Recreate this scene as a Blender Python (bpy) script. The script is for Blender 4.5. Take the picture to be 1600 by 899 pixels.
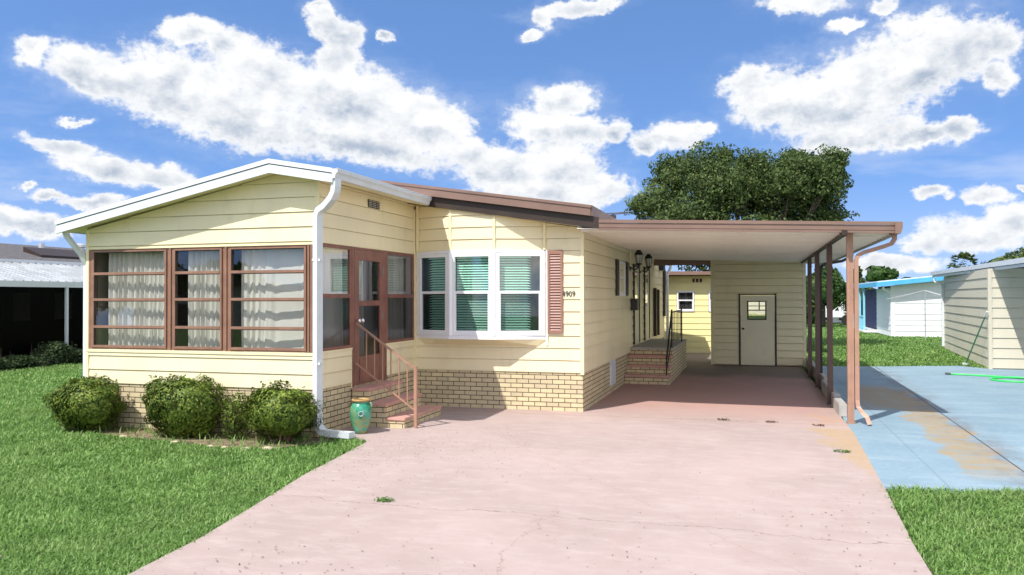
import bpy, bmesh, math, random
import numpy as np
from mathutils import Vector, Matrix
random.seed(7); rng=np.random.default_rng(7)
for o in list(bpy.data.objects): bpy.data.objects.remove(o)
S=bpy.context.scene; COL=S.collection
# ------------------------------------------------------------------ camera
CAM=Vector((2.68,-9.8265,1.9)); yaw,pit,rol=math.radians(16.505),math.radians(.7074),math.radians(-.157)
F=Vector((-math.sin(yaw)*math.cos(pit),math.cos(yaw)*math.cos(pit),math.sin(pit)))
Rr=Vector((math.cos(yaw),math.sin(yaw),0)); Uu=Rr.cross(F)
Rr,Uu=math.cos(rol)*Rr+math.sin(rol)*Uu,-math.sin(rol)*Rr+math.cos(rol)*Uu
cd=bpy.data.cameras.new('camera'); cam=bpy.data.objects.new('camera',cd); COL.objects.link(cam)
cd.sensor_width=36; cd.lens=36*1264.7/1600; cd.clip_end=3000; cd.clip_start=.05
cam.matrix_world=Matrix(((Rr.x,Uu.x,-F.x,CAM.x),(Rr.y,Uu.y,-F.y,CAM.y),(Rr.z,Uu.z,-F.z,CAM.z),(0,0,0,1)))
S.camera=cam
S.cycles.max_bounces=14; S.cycles.diffuse_bounces=8; S.cycles.transparent_max_bounces=16
# ------------------------------------------------------------------ light, exposure
SUNV=Vector((-.335,-.67,1)).normalized()
SUN_STRENGTH=3.9; SKY_STRENGTH=.15; EXPOSURE=.62; SKYTINT=(.68,.82,.98,1)
sl=bpy.data.lights.new('sun','SUN'); sl.energy=SUN_STRENGTH; sl.angle=math.radians(.5); sl.color=(1,.955,.88)
so=bpy.data.objects.new('sun',sl); COL.objects.link(so); so.rotation_euler=SUNV.to_track_quat('Z','Y').to_euler(); so.location=(-10,-20,30)
vs=S.view_settings; vs.view_transform='Standard'; vs.look='None'; vs.exposure=EXPOSURE; vs.gamma=1; vs.use_curve_mapping=False
CL=[(-0.8244,0.2595,0.0193,0.015,0.369),(-0.7761,0.2484,0.0365,0.0242,-0.101),(-0.7446,0.2387,0.0538,0.0286,-0.043),(-0.6652,0.2996,0.0401,0.0175,0.133),(-0.6304,0.2915,0.0343,0.0198,-0.21),(-0.6719,0.2357,0.0909,0.0438,-0.106),(-0.5802,0.2536,0.0783,0.0401,-0.256),(-0.4755,0.2302,0.0978,0.0467,-0.323),(-0.3981,0.21,0.0695,0.0368,-0.39),(-0.5946,0.2022,0.1075,0.0329,-0.077),(-0.4756,0.1853,0.1218,0.0243,-0.14),(-0.5135,0.317,0.0228,0.0195,0.247),(-0.4946,0.3054,0.0246,0.0225,0.37),(-0.5211,0.3359,0.0181,0.0124,0.134),(-0.5022,0.28,0.0289,0.0215,0.124),(-0.4408,0.3117,0.0122,0.008,-0.218),(-0.3666,0.2067,0.0378,0.0243,0.024),(-0.3391,0.1803,0.0432,0.0247,-0.322),(-0.2877,0.1518,0.0713,0.0326,-0.138),(-0.2323,0.1591,0.0592,0.0278,-0.014),(-0.1812,0.1352,0.0431,0.017,-0.019),(-0.2482,0.1259,0.0909,0.0172,-0.008),(-0.2241,0.2382,0.0411,0.0225,-0.023),(-0.2479,0.2084,0.0514,0.0243,-0.013),(-0.2006,0.2023,0.0433,0.0213,-0.025),(-0.1575,0.2005,0.0172,0.0166,-0.355),(-0.2322,0.1822,0.0458,0.0138,-0.014),(-0.092,0.1915,0.0441,0.0166,0.04),(-0.1265,0.1829,0.0193,0.0121,-0.049),(-0.0579,0.1975,0.0211,0.0097,-0.059),(-0.002,0.2454,0.0337,0.0243,-0.143),(0.0304,0.225,0.0538,0.0322,-0.112),(0.0899,0.2167,0.0894,0.0421,-0.109),(0.1568,0.2466,0.0888,0.0427,0.14),(0.2196,0.261,0.0552,0.0341,-0.018),(0.2565,0.2658,0.0234,0.0192,-1.234),(0.189,0.2888,0.0475,0.0154,-0.159),(0.1168,0.1792,0.0732,0.0199,0.066),(0.1881,0.1752,0.0434,0.0124,0.096),(0.2177,0.1805,0.0184,0.0133,-0.205),(0.255,0.2289,0.0199,0.017,-1.18),(0.056,0.3285,0.0468,0.0134,-0.121),(0.1444,0.316,0.0146,0.0078,-0.19),(0.1042,0.3013,0.0201,0.0068,0.04),(-0.2039,0.3427,0.0565,0.0106,0.094),(-0.2491,0.3323,0.0153,0.0133,-0.463),(-0.2634,0.3124,0.0124,0.0059,0.45),(-0.7942,0.1615,0.0396,0.0096,-0.149),(-0.7507,0.1421,0.0504,0.0154,-0.162),(-0.6953,0.1363,0.0412,0.0129,-0.092),(-0.8148,0.0786,0.0355,0.015,0.051),(-0.841,0.0822,0.0316,0.0161,0.062),(-0.7632,0.1065,0.0314,0.0084,0.055),(-0.806,0.109,0.021,0.0061,0.063),(-0.7821,0.191,0.0185,0.0047,0.103),(0.1894,0.113,0.0175,0.0083,-0.076),(0.2422,0.1055,0.0238,0.0101,-0.181),(0.23,0.0674,0.0568,0.0205,-0.046),(0.2681,0.0791,0.0314,0.0187,-0.076),(0.1871,0.0621,0.0282,0.0154,-0.046),(0.2769,0.1118,0.0079,0.004,-0.095),(0.1486,0.0347,0.052,0.0129,-0.02),(-0.8296,0.1163,0.0105,0.004,0.077)]
W=bpy.data.worlds.new('World'); S.world=W; W.use_nodes=True; nt=W.node_tree; nt.nodes.clear()
def N(t,**k):
    n=nt.nodes.new(t)
    for a,b in k.items(): setattr(n,a,b)
    return n
def L(a,b): nt.links.new(a,b)
def mth(op,a,b=None,c=None,clamp=False):
    n=N('ShaderNodeMath',operation=op,use_clamp=clamp)
    for i,v in enumerate((a,b,c)):
        if v is None: continue
        if isinstance(v,(int,float)): n.inputs[i].default_value=v
        else: L(v,n.inputs[i])
    return n.outputs[0]
def maprange(v,a,b,c,d,interp='SMOOTHSTEP'):
    n=N('ShaderNodeMapRange',interpolation_type=interp); L(v,n.inputs[0])
    for i,x in enumerate((a,b,c,d)): n.inputs[i+1].default_value=x
    return n.outputs[0]
sky=N('ShaderNodeTexSky'); sky.sky_type='NISHITA'; sky.sun_disc=False
sky.sun_elevation=math.asin(SUNV.z); sky.sun_rotation=math.atan2(SUNV.x,SUNV.y)%(2*math.pi)
sky.altitude=0; sky.air_density=1.0; sky.dust_density=.25; sky.ozone_density=2.6
tc=N('ShaderNodeTexCoord'); sep=N('ShaderNodeSeparateXYZ'); L(tc.outputs['Generated'],sep.inputs[0])
lift=N('ShaderNodeVectorMath',operation='MULTIPLY_ADD'); L(tc.outputs['Generated'],lift.inputs[0]); lift.inputs[1].default_value=(1,1,.9); lift.inputs[2].default_value=(0,0,.27)
nrm=N('ShaderNodeVectorMath',operation='NORMALIZE'); L(lift.outputs[0],nrm.inputs[0]); L(nrm.outputs[0],sky.inputs['Vector'])
az=mth('ARCTAN2',sep.outputs[0],sep.outputs[1]); el=mth('ARCSINE',sep.outputs[2])
cmb=N('ShaderNodeCombineXYZ'); L(az,cmb.inputs[0]); L(el,cmb.inputs[1])
# billow warp
def noise(scale,detail,rough,off=(0,0,0),sx=1,sy=1.25):
    m=N('ShaderNodeMapping'); L(cmb.outputs[0],m.inputs[0]); m.inputs['Location'].default_value=off; m.inputs['Scale'].default_value=(sx,sy,1)
    n=N('ShaderNodeTexNoise'); n.inputs['Scale'].default_value=scale; n.inputs['Detail'].default_value=detail; n.inputs['Roughness'].default_value=rough
    L(m.outputs[0],n.inputs['Vector']); return n
nw=noise(26,5,.62)
ws=N('ShaderNodeVectorMath',operation='SUBTRACT'); L(nw.outputs['Color'],ws.inputs[0]); ws.inputs[1].default_value=(.5,.5,.5)
wm=N('ShaderNodeVectorMath',operation='MULTIPLY'); L(ws.outputs[0],wm.inputs[0]); wm.inputs[1].default_value=(.040,.030,0)
wa=N('ShaderNodeVectorMath',operation='ADD'); L(cmb.outputs[0],wa.inputs[0]); L(wm.outputs[0],wa.inputs[1])
D=None; WS=0.001; HS=0.0
for (a,e,ra,re,ro) in CL:
    m=N('ShaderNodeMapping',vector_type='TEXTURE'); L(wa.outputs[0],m.inputs[0])
    m.inputs['Location'].default_value=(a,e,0); m.inputs['Rotation'].default_value=(0,0,ro); m.inputs['Scale'].default_value=(ra,re,1)
    l=N('ShaderNodeVectorMath',operation='LENGTH'); L(m.outputs[0],l.inputs[0]); v=l.outputs['Value']
    D=v if D is None else mth('SMOOTH_MIN',D,v,.22)
    if re>.016:
        sp_=N('ShaderNodeSeparateXYZ'); L(m.outputs[0],sp_.inputs[0]); w_=maprange(v,1.3,.2,0,1,'LINEAR'); WS=mth('ADD',w_,WS); HS=mth('MULTIPLY_ADD',w_,sp_.outputs[1],HS)
H_=mth('DIVIDE',HS,WS)
n1=noise(48,9,.64,(3,1,0)); n2=noise(14,6,.55,(1,5,2)); n3=noise(8,5,.6,(7,2,1),.55,2.2)
edge=mth('MULTIPLY_ADD',mth('SUBTRACT',n1.outputs['Fac'],.5),.95,D)
edge=mth('MULTIPLY_ADD',mth('SUBTRACT',n2.outputs['Fac'],.5),.65,edge)
n5=noise(115,5,.6,(9,1,0)); edge=mth('MULTIPLY_ADD',mth('SUBTRACT',n5.outputs['Fac'],.5),.55,edge)
alpha=maprange(edge,1.18,.72,0,1)
veil=mth('MULTIPLY',maprange(edge,1.9,.95,0,.30),maprange(n3.outputs['Fac'],.38,.7,.10,1))
wisp=mth('MULTIPLY',maprange(n3.outputs['Fac'],.48,.74,0,.45),maprange(el,.32,.06,0,1))
wisp=mth('MAXIMUM',wisp,maprange(el,.16,.0,0,.35))
wisp=mth('MAXIMUM',wisp,veil)
# the clouds' own form: thick middles grey from below, each billow brighter on its upper left
thick=maprange(edge,.95,.05,0,1)
low=noise(5.5,3,.5,(4,4,0)); low2=noise(9,3,.5,(4,4.10,0))
b1=noise(21,7,.6,(2,6,0),1,1.4); b2=noise(21,7,.6,(1.989,6.018,0),1,1.4)
emb=mth('MULTIPLY',mth('SUBTRACT',b2.outputs['Fac'],b1.outputs['Fac']),2.3)
base=mth('MULTIPLY_ADD',H_,-.95,mth('MULTIPLY_ADD',mth('SUBTRACT',low.outputs['Fac'],.5),1.9,.42),clamp=True)
grey=mth('MULTIPLY',thick,base)
grey=mth('ADD',grey,mth('MULTIPLY',emb,mth('MULTIPLY_ADD',thick,.7,.3)),clamp=True)
W.name='World'; cr=N('ShaderNodeMix',data_type='RGBA'); L(grey,cr.inputs[0]); cr.inputs[6].default_value=(4.35,4.4,4.45,1); cr.inputs[7].default_value=(2.0,2.35,2.9,1)
# bright broken cloud added outside the view, to lift and warm the shade
ng=N('ShaderNodeTexNoise'); ng.inputs['Scale'].default_value=3.2; ng.inputs['Detail'].default_value=8; ng.inputs['Roughness'].default_value=.62; L(tc.outputs['Generated'],ng.inputs['Vector'])
dt=N('ShaderNodeVectorMath',operation='DOT_PRODUCT'); L(tc.outputs['Generated'],dt.inputs[0]); dt.inputs[1].default_value=(F.x,F.y,F.z)
rest=mth('MULTIPLY',maprange(ng.outputs['Fac'],.47,.56,0,1),maprange(dt.outputs['Value'],.80,.60,0,1))
hs=N('ShaderNodeMix',data_type='RGBA',blend_type='MULTIPLY'); hs.inputs[0].default_value=1; L(sky.outputs[0],hs.inputs[6]); hs.inputs[7].default_value=SKYTINT
m1=N('ShaderNodeMix',data_type='RGBA'); L(wisp,m1.inputs[0]); L(hs.outputs[2],m1.inputs[6]); m1.inputs[7].default_value=(3.6,3.9,4.5,1)
m2=N('ShaderNodeMix',data_type='RGBA'); L(alpha,m2.inputs[0]); L(m1.outputs[2],m2.inputs[6]); L(cr.outputs[2],m2.inputs[7])
m3=N('ShaderNodeMix',data_type='RGBA'); L(rest,m3.inputs[0]); L(m2.outputs[2],m3.inputs[6]); m3.inputs[7].default_value=(8.6,8.2,7.6,1)
bg=N('ShaderNodeBackground'); L(m3.outputs[2],bg.inputs[0]); bg.inputs[1].default_value=SKY_STRENGTH
wo=N('ShaderNodeOutputWorld'); L(bg.outputs[0],wo.inputs[0])
W.cycles.sampling_method='MANUAL'; W.cycles.sample_map_resolution=512
# ------------------------------------------------------------------ materials
MT={}
class NT:
    def __init__(s,name):
        s.m=bpy.data.materials.new(name); s.m.use_nodes=True; s.t=s.m.node_tree; s.t.nodes.clear()
        s.out=s.n('ShaderNodeOutputMaterial')
    def n(s,t,**k):
        x=s.t.nodes.new(t)
        for a,b in k.items(): setattr(x,a,b)
        return x
    def l(s,a,b): s.t.links.new(a,b)
    def noise(s,vec,scale,detail=4,rough=.55,sc=None):
        if sc is not None:
            mp=s.n('ShaderNodeMapping'); s.l(vec,mp.inputs[0]); mp.inputs['Scale'].default_value=sc; vec=mp.outputs[0]
        x=s.n('ShaderNodeTexNoise'); s.l(vec,x.inputs['Vector']); x.inputs['Scale'].default_value=scale; x.inputs['Detail'].default_value=detail; x.inputs['Roughness'].default_value=rough
        return x.outputs['Fac']
    def ramp(s,v,a,b,c=0,d=1):
        x=s.n('ShaderNodeMapRange',interpolation_type='SMOOTHSTEP'); s.l(v,x.inputs[0])
        for i,q in enumerate((a,b,c,d)): x.inputs[i+1].default_value=q
        return x.outputs[0]
    def mix(s,f,a,b):
        x=s.n('ShaderNodeMix',data_type='RGBA')
        for i,v in ((0,f),(6,a),(7,b)):
            if isinstance(v,(int,float)): x.inputs[i].default_value=v
            elif isinstance(v,tuple): x.inputs[i].default_value=(*v[:3],1)
            else: s.l(v,x.inputs[i])
        return x.outputs[2]
    def math(s,op,a,b=None,c=None,clamp=False):
        x=s.n('ShaderNodeMath',operation=op,use_clamp=clamp)
        for i,v in enumerate((a,b,c)):
            if v is None: continue
            if isinstance(v,(int,float)): x.inputs[i].default_value=v
            else: s.l(v,x.inputs[i])
        return x.outputs[0]
    def bsdf(s,col,rough=.6,bump=None,bs=.3,bd=.01,metal=0,spec=.5,rv=None):
        p=s.n('ShaderNodeBsdfPrincipled')
        if isinstance(col,tuple): p.inputs['Base Color'].default_value=(*col[:3],1)
        else: s.l(col,p.inputs['Base Color'])
        p.inputs['Roughness'].default_value=rough; p.inputs['Metallic'].default_value=metal; p.inputs['Specular IOR Level'].default_value=spec
        if rv is not None: s.l(rv,p.inputs['Roughness'])
        if bump is not None:
            b=s.n('ShaderNodeBump'); s.l(bump,b.inputs['Height']); b.inputs['Strength'].default_value=bs; b.inputs['Distance'].default_value=bd
            s.l(b.outputs[0],p.inputs['Normal'])
        s.l(p.outputs[0],s.out.inputs[0]); return p
def sc3(c,k): return tuple(min(1,x*k) for x in c)
def paint(name,col,rough=.5,var=.12,scale=1.5,dirt=None,dirta=.35,bs=.08,spec=.4,metal=0,streak=False):
    t=NT(name); g=t.n('ShaderNodeNewGeometry').outputs['Position']
    a=t.noise(g,scale,6,.6,(1,1,.25) if streak else None)
    c=t.mix(t.ramp(a,.3,.7),sc3(col,1-var),sc3(col,1+var*.5))
    f=t.math('MULTIPLY_ADD',t.noise(g,2.2,3,.5),2.2,t.noise(g,60,3,.6)) if streak else t.noise(g,60,3,.6)
    if dirt: c=t.mix(t.math('MULTIPLY',t.ramp(t.noise(g,scale*3.1,8,.7,(1,1,.4)),.52,.75),dirta),c,dirt)
    t.bsdf(c,rough,f,bs,.002,metal,spec,rv=t.ramp(a,.2,.8,rough*.85,min(1,rough*1.15)))
    MT[name]=t.m; return t.m
CREAM=(.80,.705,.47)
paint('siding',CREAM,.42,.07,.9,(.58,.49,.30),.42,streak=True)
paint('cream_trim',(.82,.73,.46),.4,.06,1.2,(.5,.42,.25),.3)
paint('shed_siding',(.74,.66,.43),.5,.06,.9,(.50,.42,.28),.3,streak=True)
paint('white_metal',(.66,.69,.72),.3,.05,2,(.45,.45,.42),.25)
paint('vinyl_white',(.83,.83,.86),.35,.03,2,(.6,.58,.55),.15)
paint('brown_metal',(.215,.135,.105),.38,.10,2.5,(.20,.13,.10),.35)
paint('brown_window',(.27,.145,.10),.45,.16,5,(.16,.09,.06),.45)
paint('dark_brown',(.036,.023,.017),.5,.12,3)
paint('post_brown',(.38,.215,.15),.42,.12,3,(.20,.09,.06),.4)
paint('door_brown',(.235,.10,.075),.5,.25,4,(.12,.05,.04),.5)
paint('post_shaded',(.115,.07,.058),.45,.12,3)  # darker copy of the post brown, carport shade put into its colour
paint('brown_shutter',(.30,.155,.12),.5,.06,3)
paint('ceiling_panel',(.88,.82,.75),.24,.05,1.1,(.55,.48,.38),.3,spec=.6)
paint('door_white',(.76,.70,.50),.45,.04,2,(.5,.45,.32),.25)
paint('black_iron',(.022,.02,.02),.4,.2,6)
paint('dark_trim',(.035,.03,.028),.5,.1,5)
paint('lamp_glass',(.6,.6,.55),.15,.05,5)
paint('curtain_cloth',(.74,.71,.66),.85,.05,3)
paint('interior_wall',(.30,.27,.22),.8,.1,1)
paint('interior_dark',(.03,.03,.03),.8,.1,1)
paint('carpet',(.16,.13,.10),.95,.1,8)
paint('blind_slat',(.66,.82,.74),.45,.04,4)
paint('tread_pink',(.55,.31,.26),.75,.12,6,(.30,.2,.17),.4,bs=.3)
paint('grey_concrete',(.42,.40,.37),.85,.18,3,(.15,.13,.10),.5,bs=.4)
paint('chrome',(.7,.7,.7),.2,.05,5,metal=.9)
paint('bark',(.13,.10,.075),.9,.3,6,bs=.8)
paint('twig',(.16,.11,.07),.9,.3,9)
paint('hose_green',(.04,.62,.12),.35,.08,4)
paint('pole_green',(.05,.24,.13),.4,.08,4)
paint('roof_shingle',(.105,.10,.105),.9,.35,9,(.2,.19,.2),.5,bs=.5)
paint('metal_roof_white',(.72,.76,.80),.35,.08,3,(.45,.45,.45),.3)
paint('old_metal',(.36,.38,.40),.45,.2,1.5,(.2,.2,.2),.5,streak=True)
paint('brown_roof',(.26,.15,.11),.6,.15,2)
paint('nb_beige',(.60,.56,.45),.5,.06,1,(.40,.36,.27),.3,streak=True)
paint('nb_white',(.80,.81,.83),.45,.05,1,(.55,.55,.55),.2,streak=True)
paint('nb_yellow',(.82,.74,.36),.5,.05,1,streak=True)
paint('blue_trim',(.09,.42,.74),.4,.08,2)
paint('blue_pale',(.25,.60,.78),.4,.08,2)
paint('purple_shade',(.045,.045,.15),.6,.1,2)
paint('screen_dark',(.03,.03,.03),.8,.25,3)
paint('stone',(.50,.42,.29),.9,.3,14,bs=.5)
paint('car_white',(.75,.77,.8),.25,.03,2)
paint('rubber',(.02,.02,.02),.8,.1,5)
paint('number_grey',(.05,.055,.07),.5,.05,5)
paint('alu',(.55,.56,.58),.35,.08,4,metal=.6)
def glass(name,tint,fac=.10,rough=.01,k=1.6):
    t=NT(name); gg=t.n('ShaderNodeNewGeometry'); dp=t.n('ShaderNodeVectorMath',operation='DOT_PRODUCT'); t.l(gg.outputs['Normal'],dp.inputs[0]); t.l(gg.outputs['Incoming'],dp.inputs[1])
    fr=t.math('MULTIPLY_ADD',t.math('POWER',t.math('SUBTRACT',1,t.math('ABSOLUTE',dp.outputs['Value']),clamp=True),5),.96,.04)
    tr=t.n('ShaderNodeBsdfTransparent'); tr.inputs[0].default_value=(*tint,1)
    g=t.n('ShaderNodeNewGeometry').outputs['Position']
    gl=t.n('ShaderNodeBsdfGlossy'); gl.inputs['Roughness'].default_value=rough; gl.inputs[0].default_value=(.95,.97,1,1)
    b=t.n('ShaderNodeBump'); b.inputs['Strength'].default_value=.05; b.inputs['Distance'].default_value=.01; t.l(t.noise(g,2.2,2,.5),b.inputs['Height']); t.l(b.outputs[0],gl.inputs['Normal'])
    f=t.math('MULTIPLY_ADD',fr,k,fac,clamp=True)
    mx=t.n('ShaderNodeMixShader'); t.l(f,mx.inputs[0]); t.l(tr.outputs[0],mx.inputs[1]); t.l(gl.outputs[0],mx.inputs[2]); t.l(mx.outputs[0],t.out.inputs[0])
    MT[name]=t.m
glass('glass',(.80,.82,.81),.03,.01,1.3); glass('screen_glass',(.34,.34,.34),.03,.15,.8); glass('bay_screen',(.72,.72,.72),.0,.3,.2); glass('porch_screen',(.14,.14,.14),.0,.4,.15); glass('side_glass',(.7,.72,.70),.10)
glass('green_glass',(.72,.92,.86),.05)
def leafmat(name,c1,c2,c3,tr=.35,rough=.45,patch=None):
    t=NT(name); gi=t.n('ShaderNodeNewGeometry'); r=gi.outputs['Random Per Island']
    x=t.n('ShaderNodeValToRGB'); t.l(r,x.inputs[0]); e=x.color_ramp.elements; e[0].color=(*c1,1); e[1].color=(*c3,1); e.new(.55).color=(*c2,1)
    nn=t.noise(gi.outputs['Position'],1.7,4,.6); c=t.mix(t.ramp(nn,.35,.65,0,.45),x.outputs[0],sc3(c1,.8))
    if patch: c=t.mix(t.ramp(t.noise(gi.outputs['Position'],.55,6,.65,(1,1,.05)),.45,.68,0,.5),c,patch); c=t.mix(t.ramp(t.noise(gi.outputs['Position'],5,5,.7,(1,1,.05)),.61,.74,0,.5),c,(.33,.29,.14))
    p=t.n('ShaderNodeBsdfPrincipled'); t.l(c,p.inputs['Base Color']); p.inputs['Roughness'].default_value=max(rough,.55); p.inputs['Specular IOR Level'].default_value=.2
    q=t.n('ShaderNodeBsdfTranslucent'); t.l(t.mix(.5,c,c2),q.inputs[0])
    m=t.n('ShaderNodeMixShader'); m.inputs[0].default_value=tr; t.l(p.outputs[0],m.inputs[1]); t.l(q.outputs[0],m.inputs[2]); t.l(m.outputs[0],t.out.inputs[0])
    MT[name]=t.m
leafmat('grass_blade',(.085,.19,.035),(.21,.38,.09),(.40,.54,.22),.38,.5,patch=(.24,.34,.12))
leafmat('shrub_leaf',(.04,.07,.012),(.12,.19,.025),(.32,.38,.07),.25,.4)
leafmat('oak_leaf',(.04,.07,.022),(.085,.135,.035),(.18,.23,.08),.3,.45)
leafmat('hedge_leaf',(.03,.05,.02),(.05,.08,.03),(.09,.13,.05),.25)
leafmat('far_leaf',(.03,.075,.02),(.06,.12,.03),(.12,.2,.05),.3)
leafmat('palm_leaf',(.06,.10,.03),(.12,.17,.05),(.22,.24,.08),.3)
leafmat('dry_leaf',(.10,.06,.035),(.18,.11,.06),(.05,.035,.025),.1,.9)
leafmat('weed_leaf',(.06,.16,.03),(.10,.24,.04),(.2,.3,.08),.3)
def brickmat(name,c1,c2,mortar,w=.207,h=.0753,ms=.0062):
    t=NT(name); uv=t.n('ShaderNodeTexCoord').outputs['UV']; g=t.n('ShaderNodeNewGeometry').outputs['Position']
    b=t.n('ShaderNodeTexBrick'); b.offset=.5; t.l(uv,b.inputs['Vector']); b.inputs['Scale'].default_value=1; b.inputs['Brick Width'].default_value=w; b.inputs['Row Height'].default_value=h
    b.inputs['Mortar Size'].default_value=ms; b.inputs['Mortar Smooth'].default_value=.25; b.inputs['Bias'].default_value=0
    b.inputs['Color1'].default_value=(*c1,1); b.inputs['Color2'].default_value=(*c2,1); b.inputs['Mortar'].default_value=(*mortar,1)
    c=t.mix(t.ramp(t.noise(g,9,6,.65),.35,.75,0,.35),b.outputs[0],sc3(c1,.62))
    c=t.mix(b.outputs['Fac'],c,mortar)
    hgt=t.math('MULTIPLY_ADD',b.outputs['Fac'],-1,t.math('MULTIPLY',t.noise(g,45,5,.6),.35))
    t.bsdf(c,.85,hgt,.7,.008,spec=.25); MT[name]=t.m
brickmat('brick',(.66,.55,.34),(.52,.44,.29),(.075,.05,.035))
# pink driveway
def pinkmat():
    t=NT('pink_concrete'); g=t.n('ShaderNodeNewGeometry').outputs['Position']; sp=t.n('ShaderNodeSeparateXYZ'); t.l(g,sp.inputs[0]); X,Y=sp.outputs[0],sp.outputs[1]
    big=t.noise(g,.55,6,.6); c=t.mix(t.ramp(big,.3,.7),(.33,.26,.24),(.40,.315,.295))
    c=t.mix(t.ramp(t.noise(g,2.6,8,.7,(1,2.2,1)),.42,.72,0,.45),c,(.47,.40,.375))
    c=t.mix(t.ramp(t.noise(g,1.3,7,.65,(2.5,.8,1)),.50,.75,0,.35),c,(.34,.24,.225))
    # redder pink towards the back of the slab, with a ragged edge
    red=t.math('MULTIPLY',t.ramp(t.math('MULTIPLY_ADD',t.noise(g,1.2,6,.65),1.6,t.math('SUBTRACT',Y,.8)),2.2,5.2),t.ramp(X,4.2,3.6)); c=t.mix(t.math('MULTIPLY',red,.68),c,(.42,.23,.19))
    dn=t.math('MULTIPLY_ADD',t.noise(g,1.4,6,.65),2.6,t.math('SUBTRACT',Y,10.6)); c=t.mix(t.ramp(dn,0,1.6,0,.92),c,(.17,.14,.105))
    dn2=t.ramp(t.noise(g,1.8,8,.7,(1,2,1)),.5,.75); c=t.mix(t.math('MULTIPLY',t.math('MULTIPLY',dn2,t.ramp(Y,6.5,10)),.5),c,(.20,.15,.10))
    # yellow rust stain by the front post and down the right edge
    ws=t.math('MULTIPLY_ADD',t.noise(g,1.9,6,.65),1.5,-.75)
    e=t.math('ADD',t.math('SUBTRACT',X,t.math('MULTIPLY_ADD',t.ramp(Y,2.9,-1.2),.42,3.42)),t.math('MULTIPLY',ws,.75))
    st=t.math('MULTIPLY',t.ramp(e,-.05,.14),t.math('MULTIPLY',t.ramp(Y,-1.5,-.7),t.ramp(Y,2.75,2.45)))
    st=t.math('MULTIPLY',st,t.ramp(t.noise(g,5,8,.75),.25,.6,.25,1)); c=t.mix(t.math('MULTIPLY',st,.72),c,(.40,.28,.13))
    e2=t.math('MULTIPLY',t.math('MULTIPLY',t.ramp(X,3.2,3.75),t.ramp(Y,2.6,3.0)),t.math('MULTIPLY',t.ramp(Y,4.6,3.7),t.ramp(t.noise(g,3,6,.6),.4,.6)))
    c=t.mix(t.math('MULTIPLY',e2,.5),c,(.45,.26,.13))
    # dark fleck clusters
    v=t.noise(g,22,6,.8,(1,1.6,1)); cl=t.ramp(t.noise(g,.8,5,.7),.46,.62); vx=t.math('SUBTRACT',X,-.9); vy=t.math('SUBTRACT',Y,.1); near=t.ramp(t.math('ADD',t.math('MULTIPLY',vx,vx),t.math('MULTIPLY',vy,vy)),3.2,.4); cl=t.math('MAXIMUM',cl,near)
    c=t.mix(t.math('MULTIPLY',t.ramp(v,.60,.66),t.math('MULTIPLY',cl,.8)),c,(.17,.12,.10)); c=t.mix(t.math('MULTIPLY',t.ramp(t.noise(g,3.3,8,.8,(1,1.4,1)),.56,.72),.35),c,(.29,.22,.20))
    c=t.mix(t.ramp(t.noise(g,120,3,.6),.3,.7,0,.18),c,(.36,.27,.26))
    # joints and a crack
    def line(v,at,w): return t.ramp(t.math('ABSOLUTE',t.math('SUBTRACT',v,at)),w,w*.3)
    wob=t.math('MULTIPLY_ADD',t.noise(g,1.1,5,.7),.55,Y); wob2=t.math('MULTIPLY_ADD',t.noise(g,1.3,6,.75),.8,X)
    j=t.math('MAXIMUM',line(Y,2.95,.012),t.math('MULTIPLY',line(wob,-2.75,.010),.8))
    crk=t.math('MULTIPLY',line(wob2,1.35,.008),t.math('MULTIPLY',t.ramp(Y,-2.4,-2.9),.8)); crk2=t.math('MULTIPLY',line(t.math('MULTIPLY_ADD',X,1.3,wob),.2,.008),.4)
    j=t.math('MAXIMUM',j,t.math('MAXIMUM',crk,crk2)); c=t.mix(t.math('MULTIPLY',j,.8),c,(.19,.13,.11))
    h=t.math('SUBTRACT',t.math('ADD',t.math('MULTIPLY',t.noise(g,70,5,.65),.5),t.math('MULTIPLY',t.noise(g,4,5,.6),.8)),j)
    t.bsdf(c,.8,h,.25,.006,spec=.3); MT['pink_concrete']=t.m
pinkmat()
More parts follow.
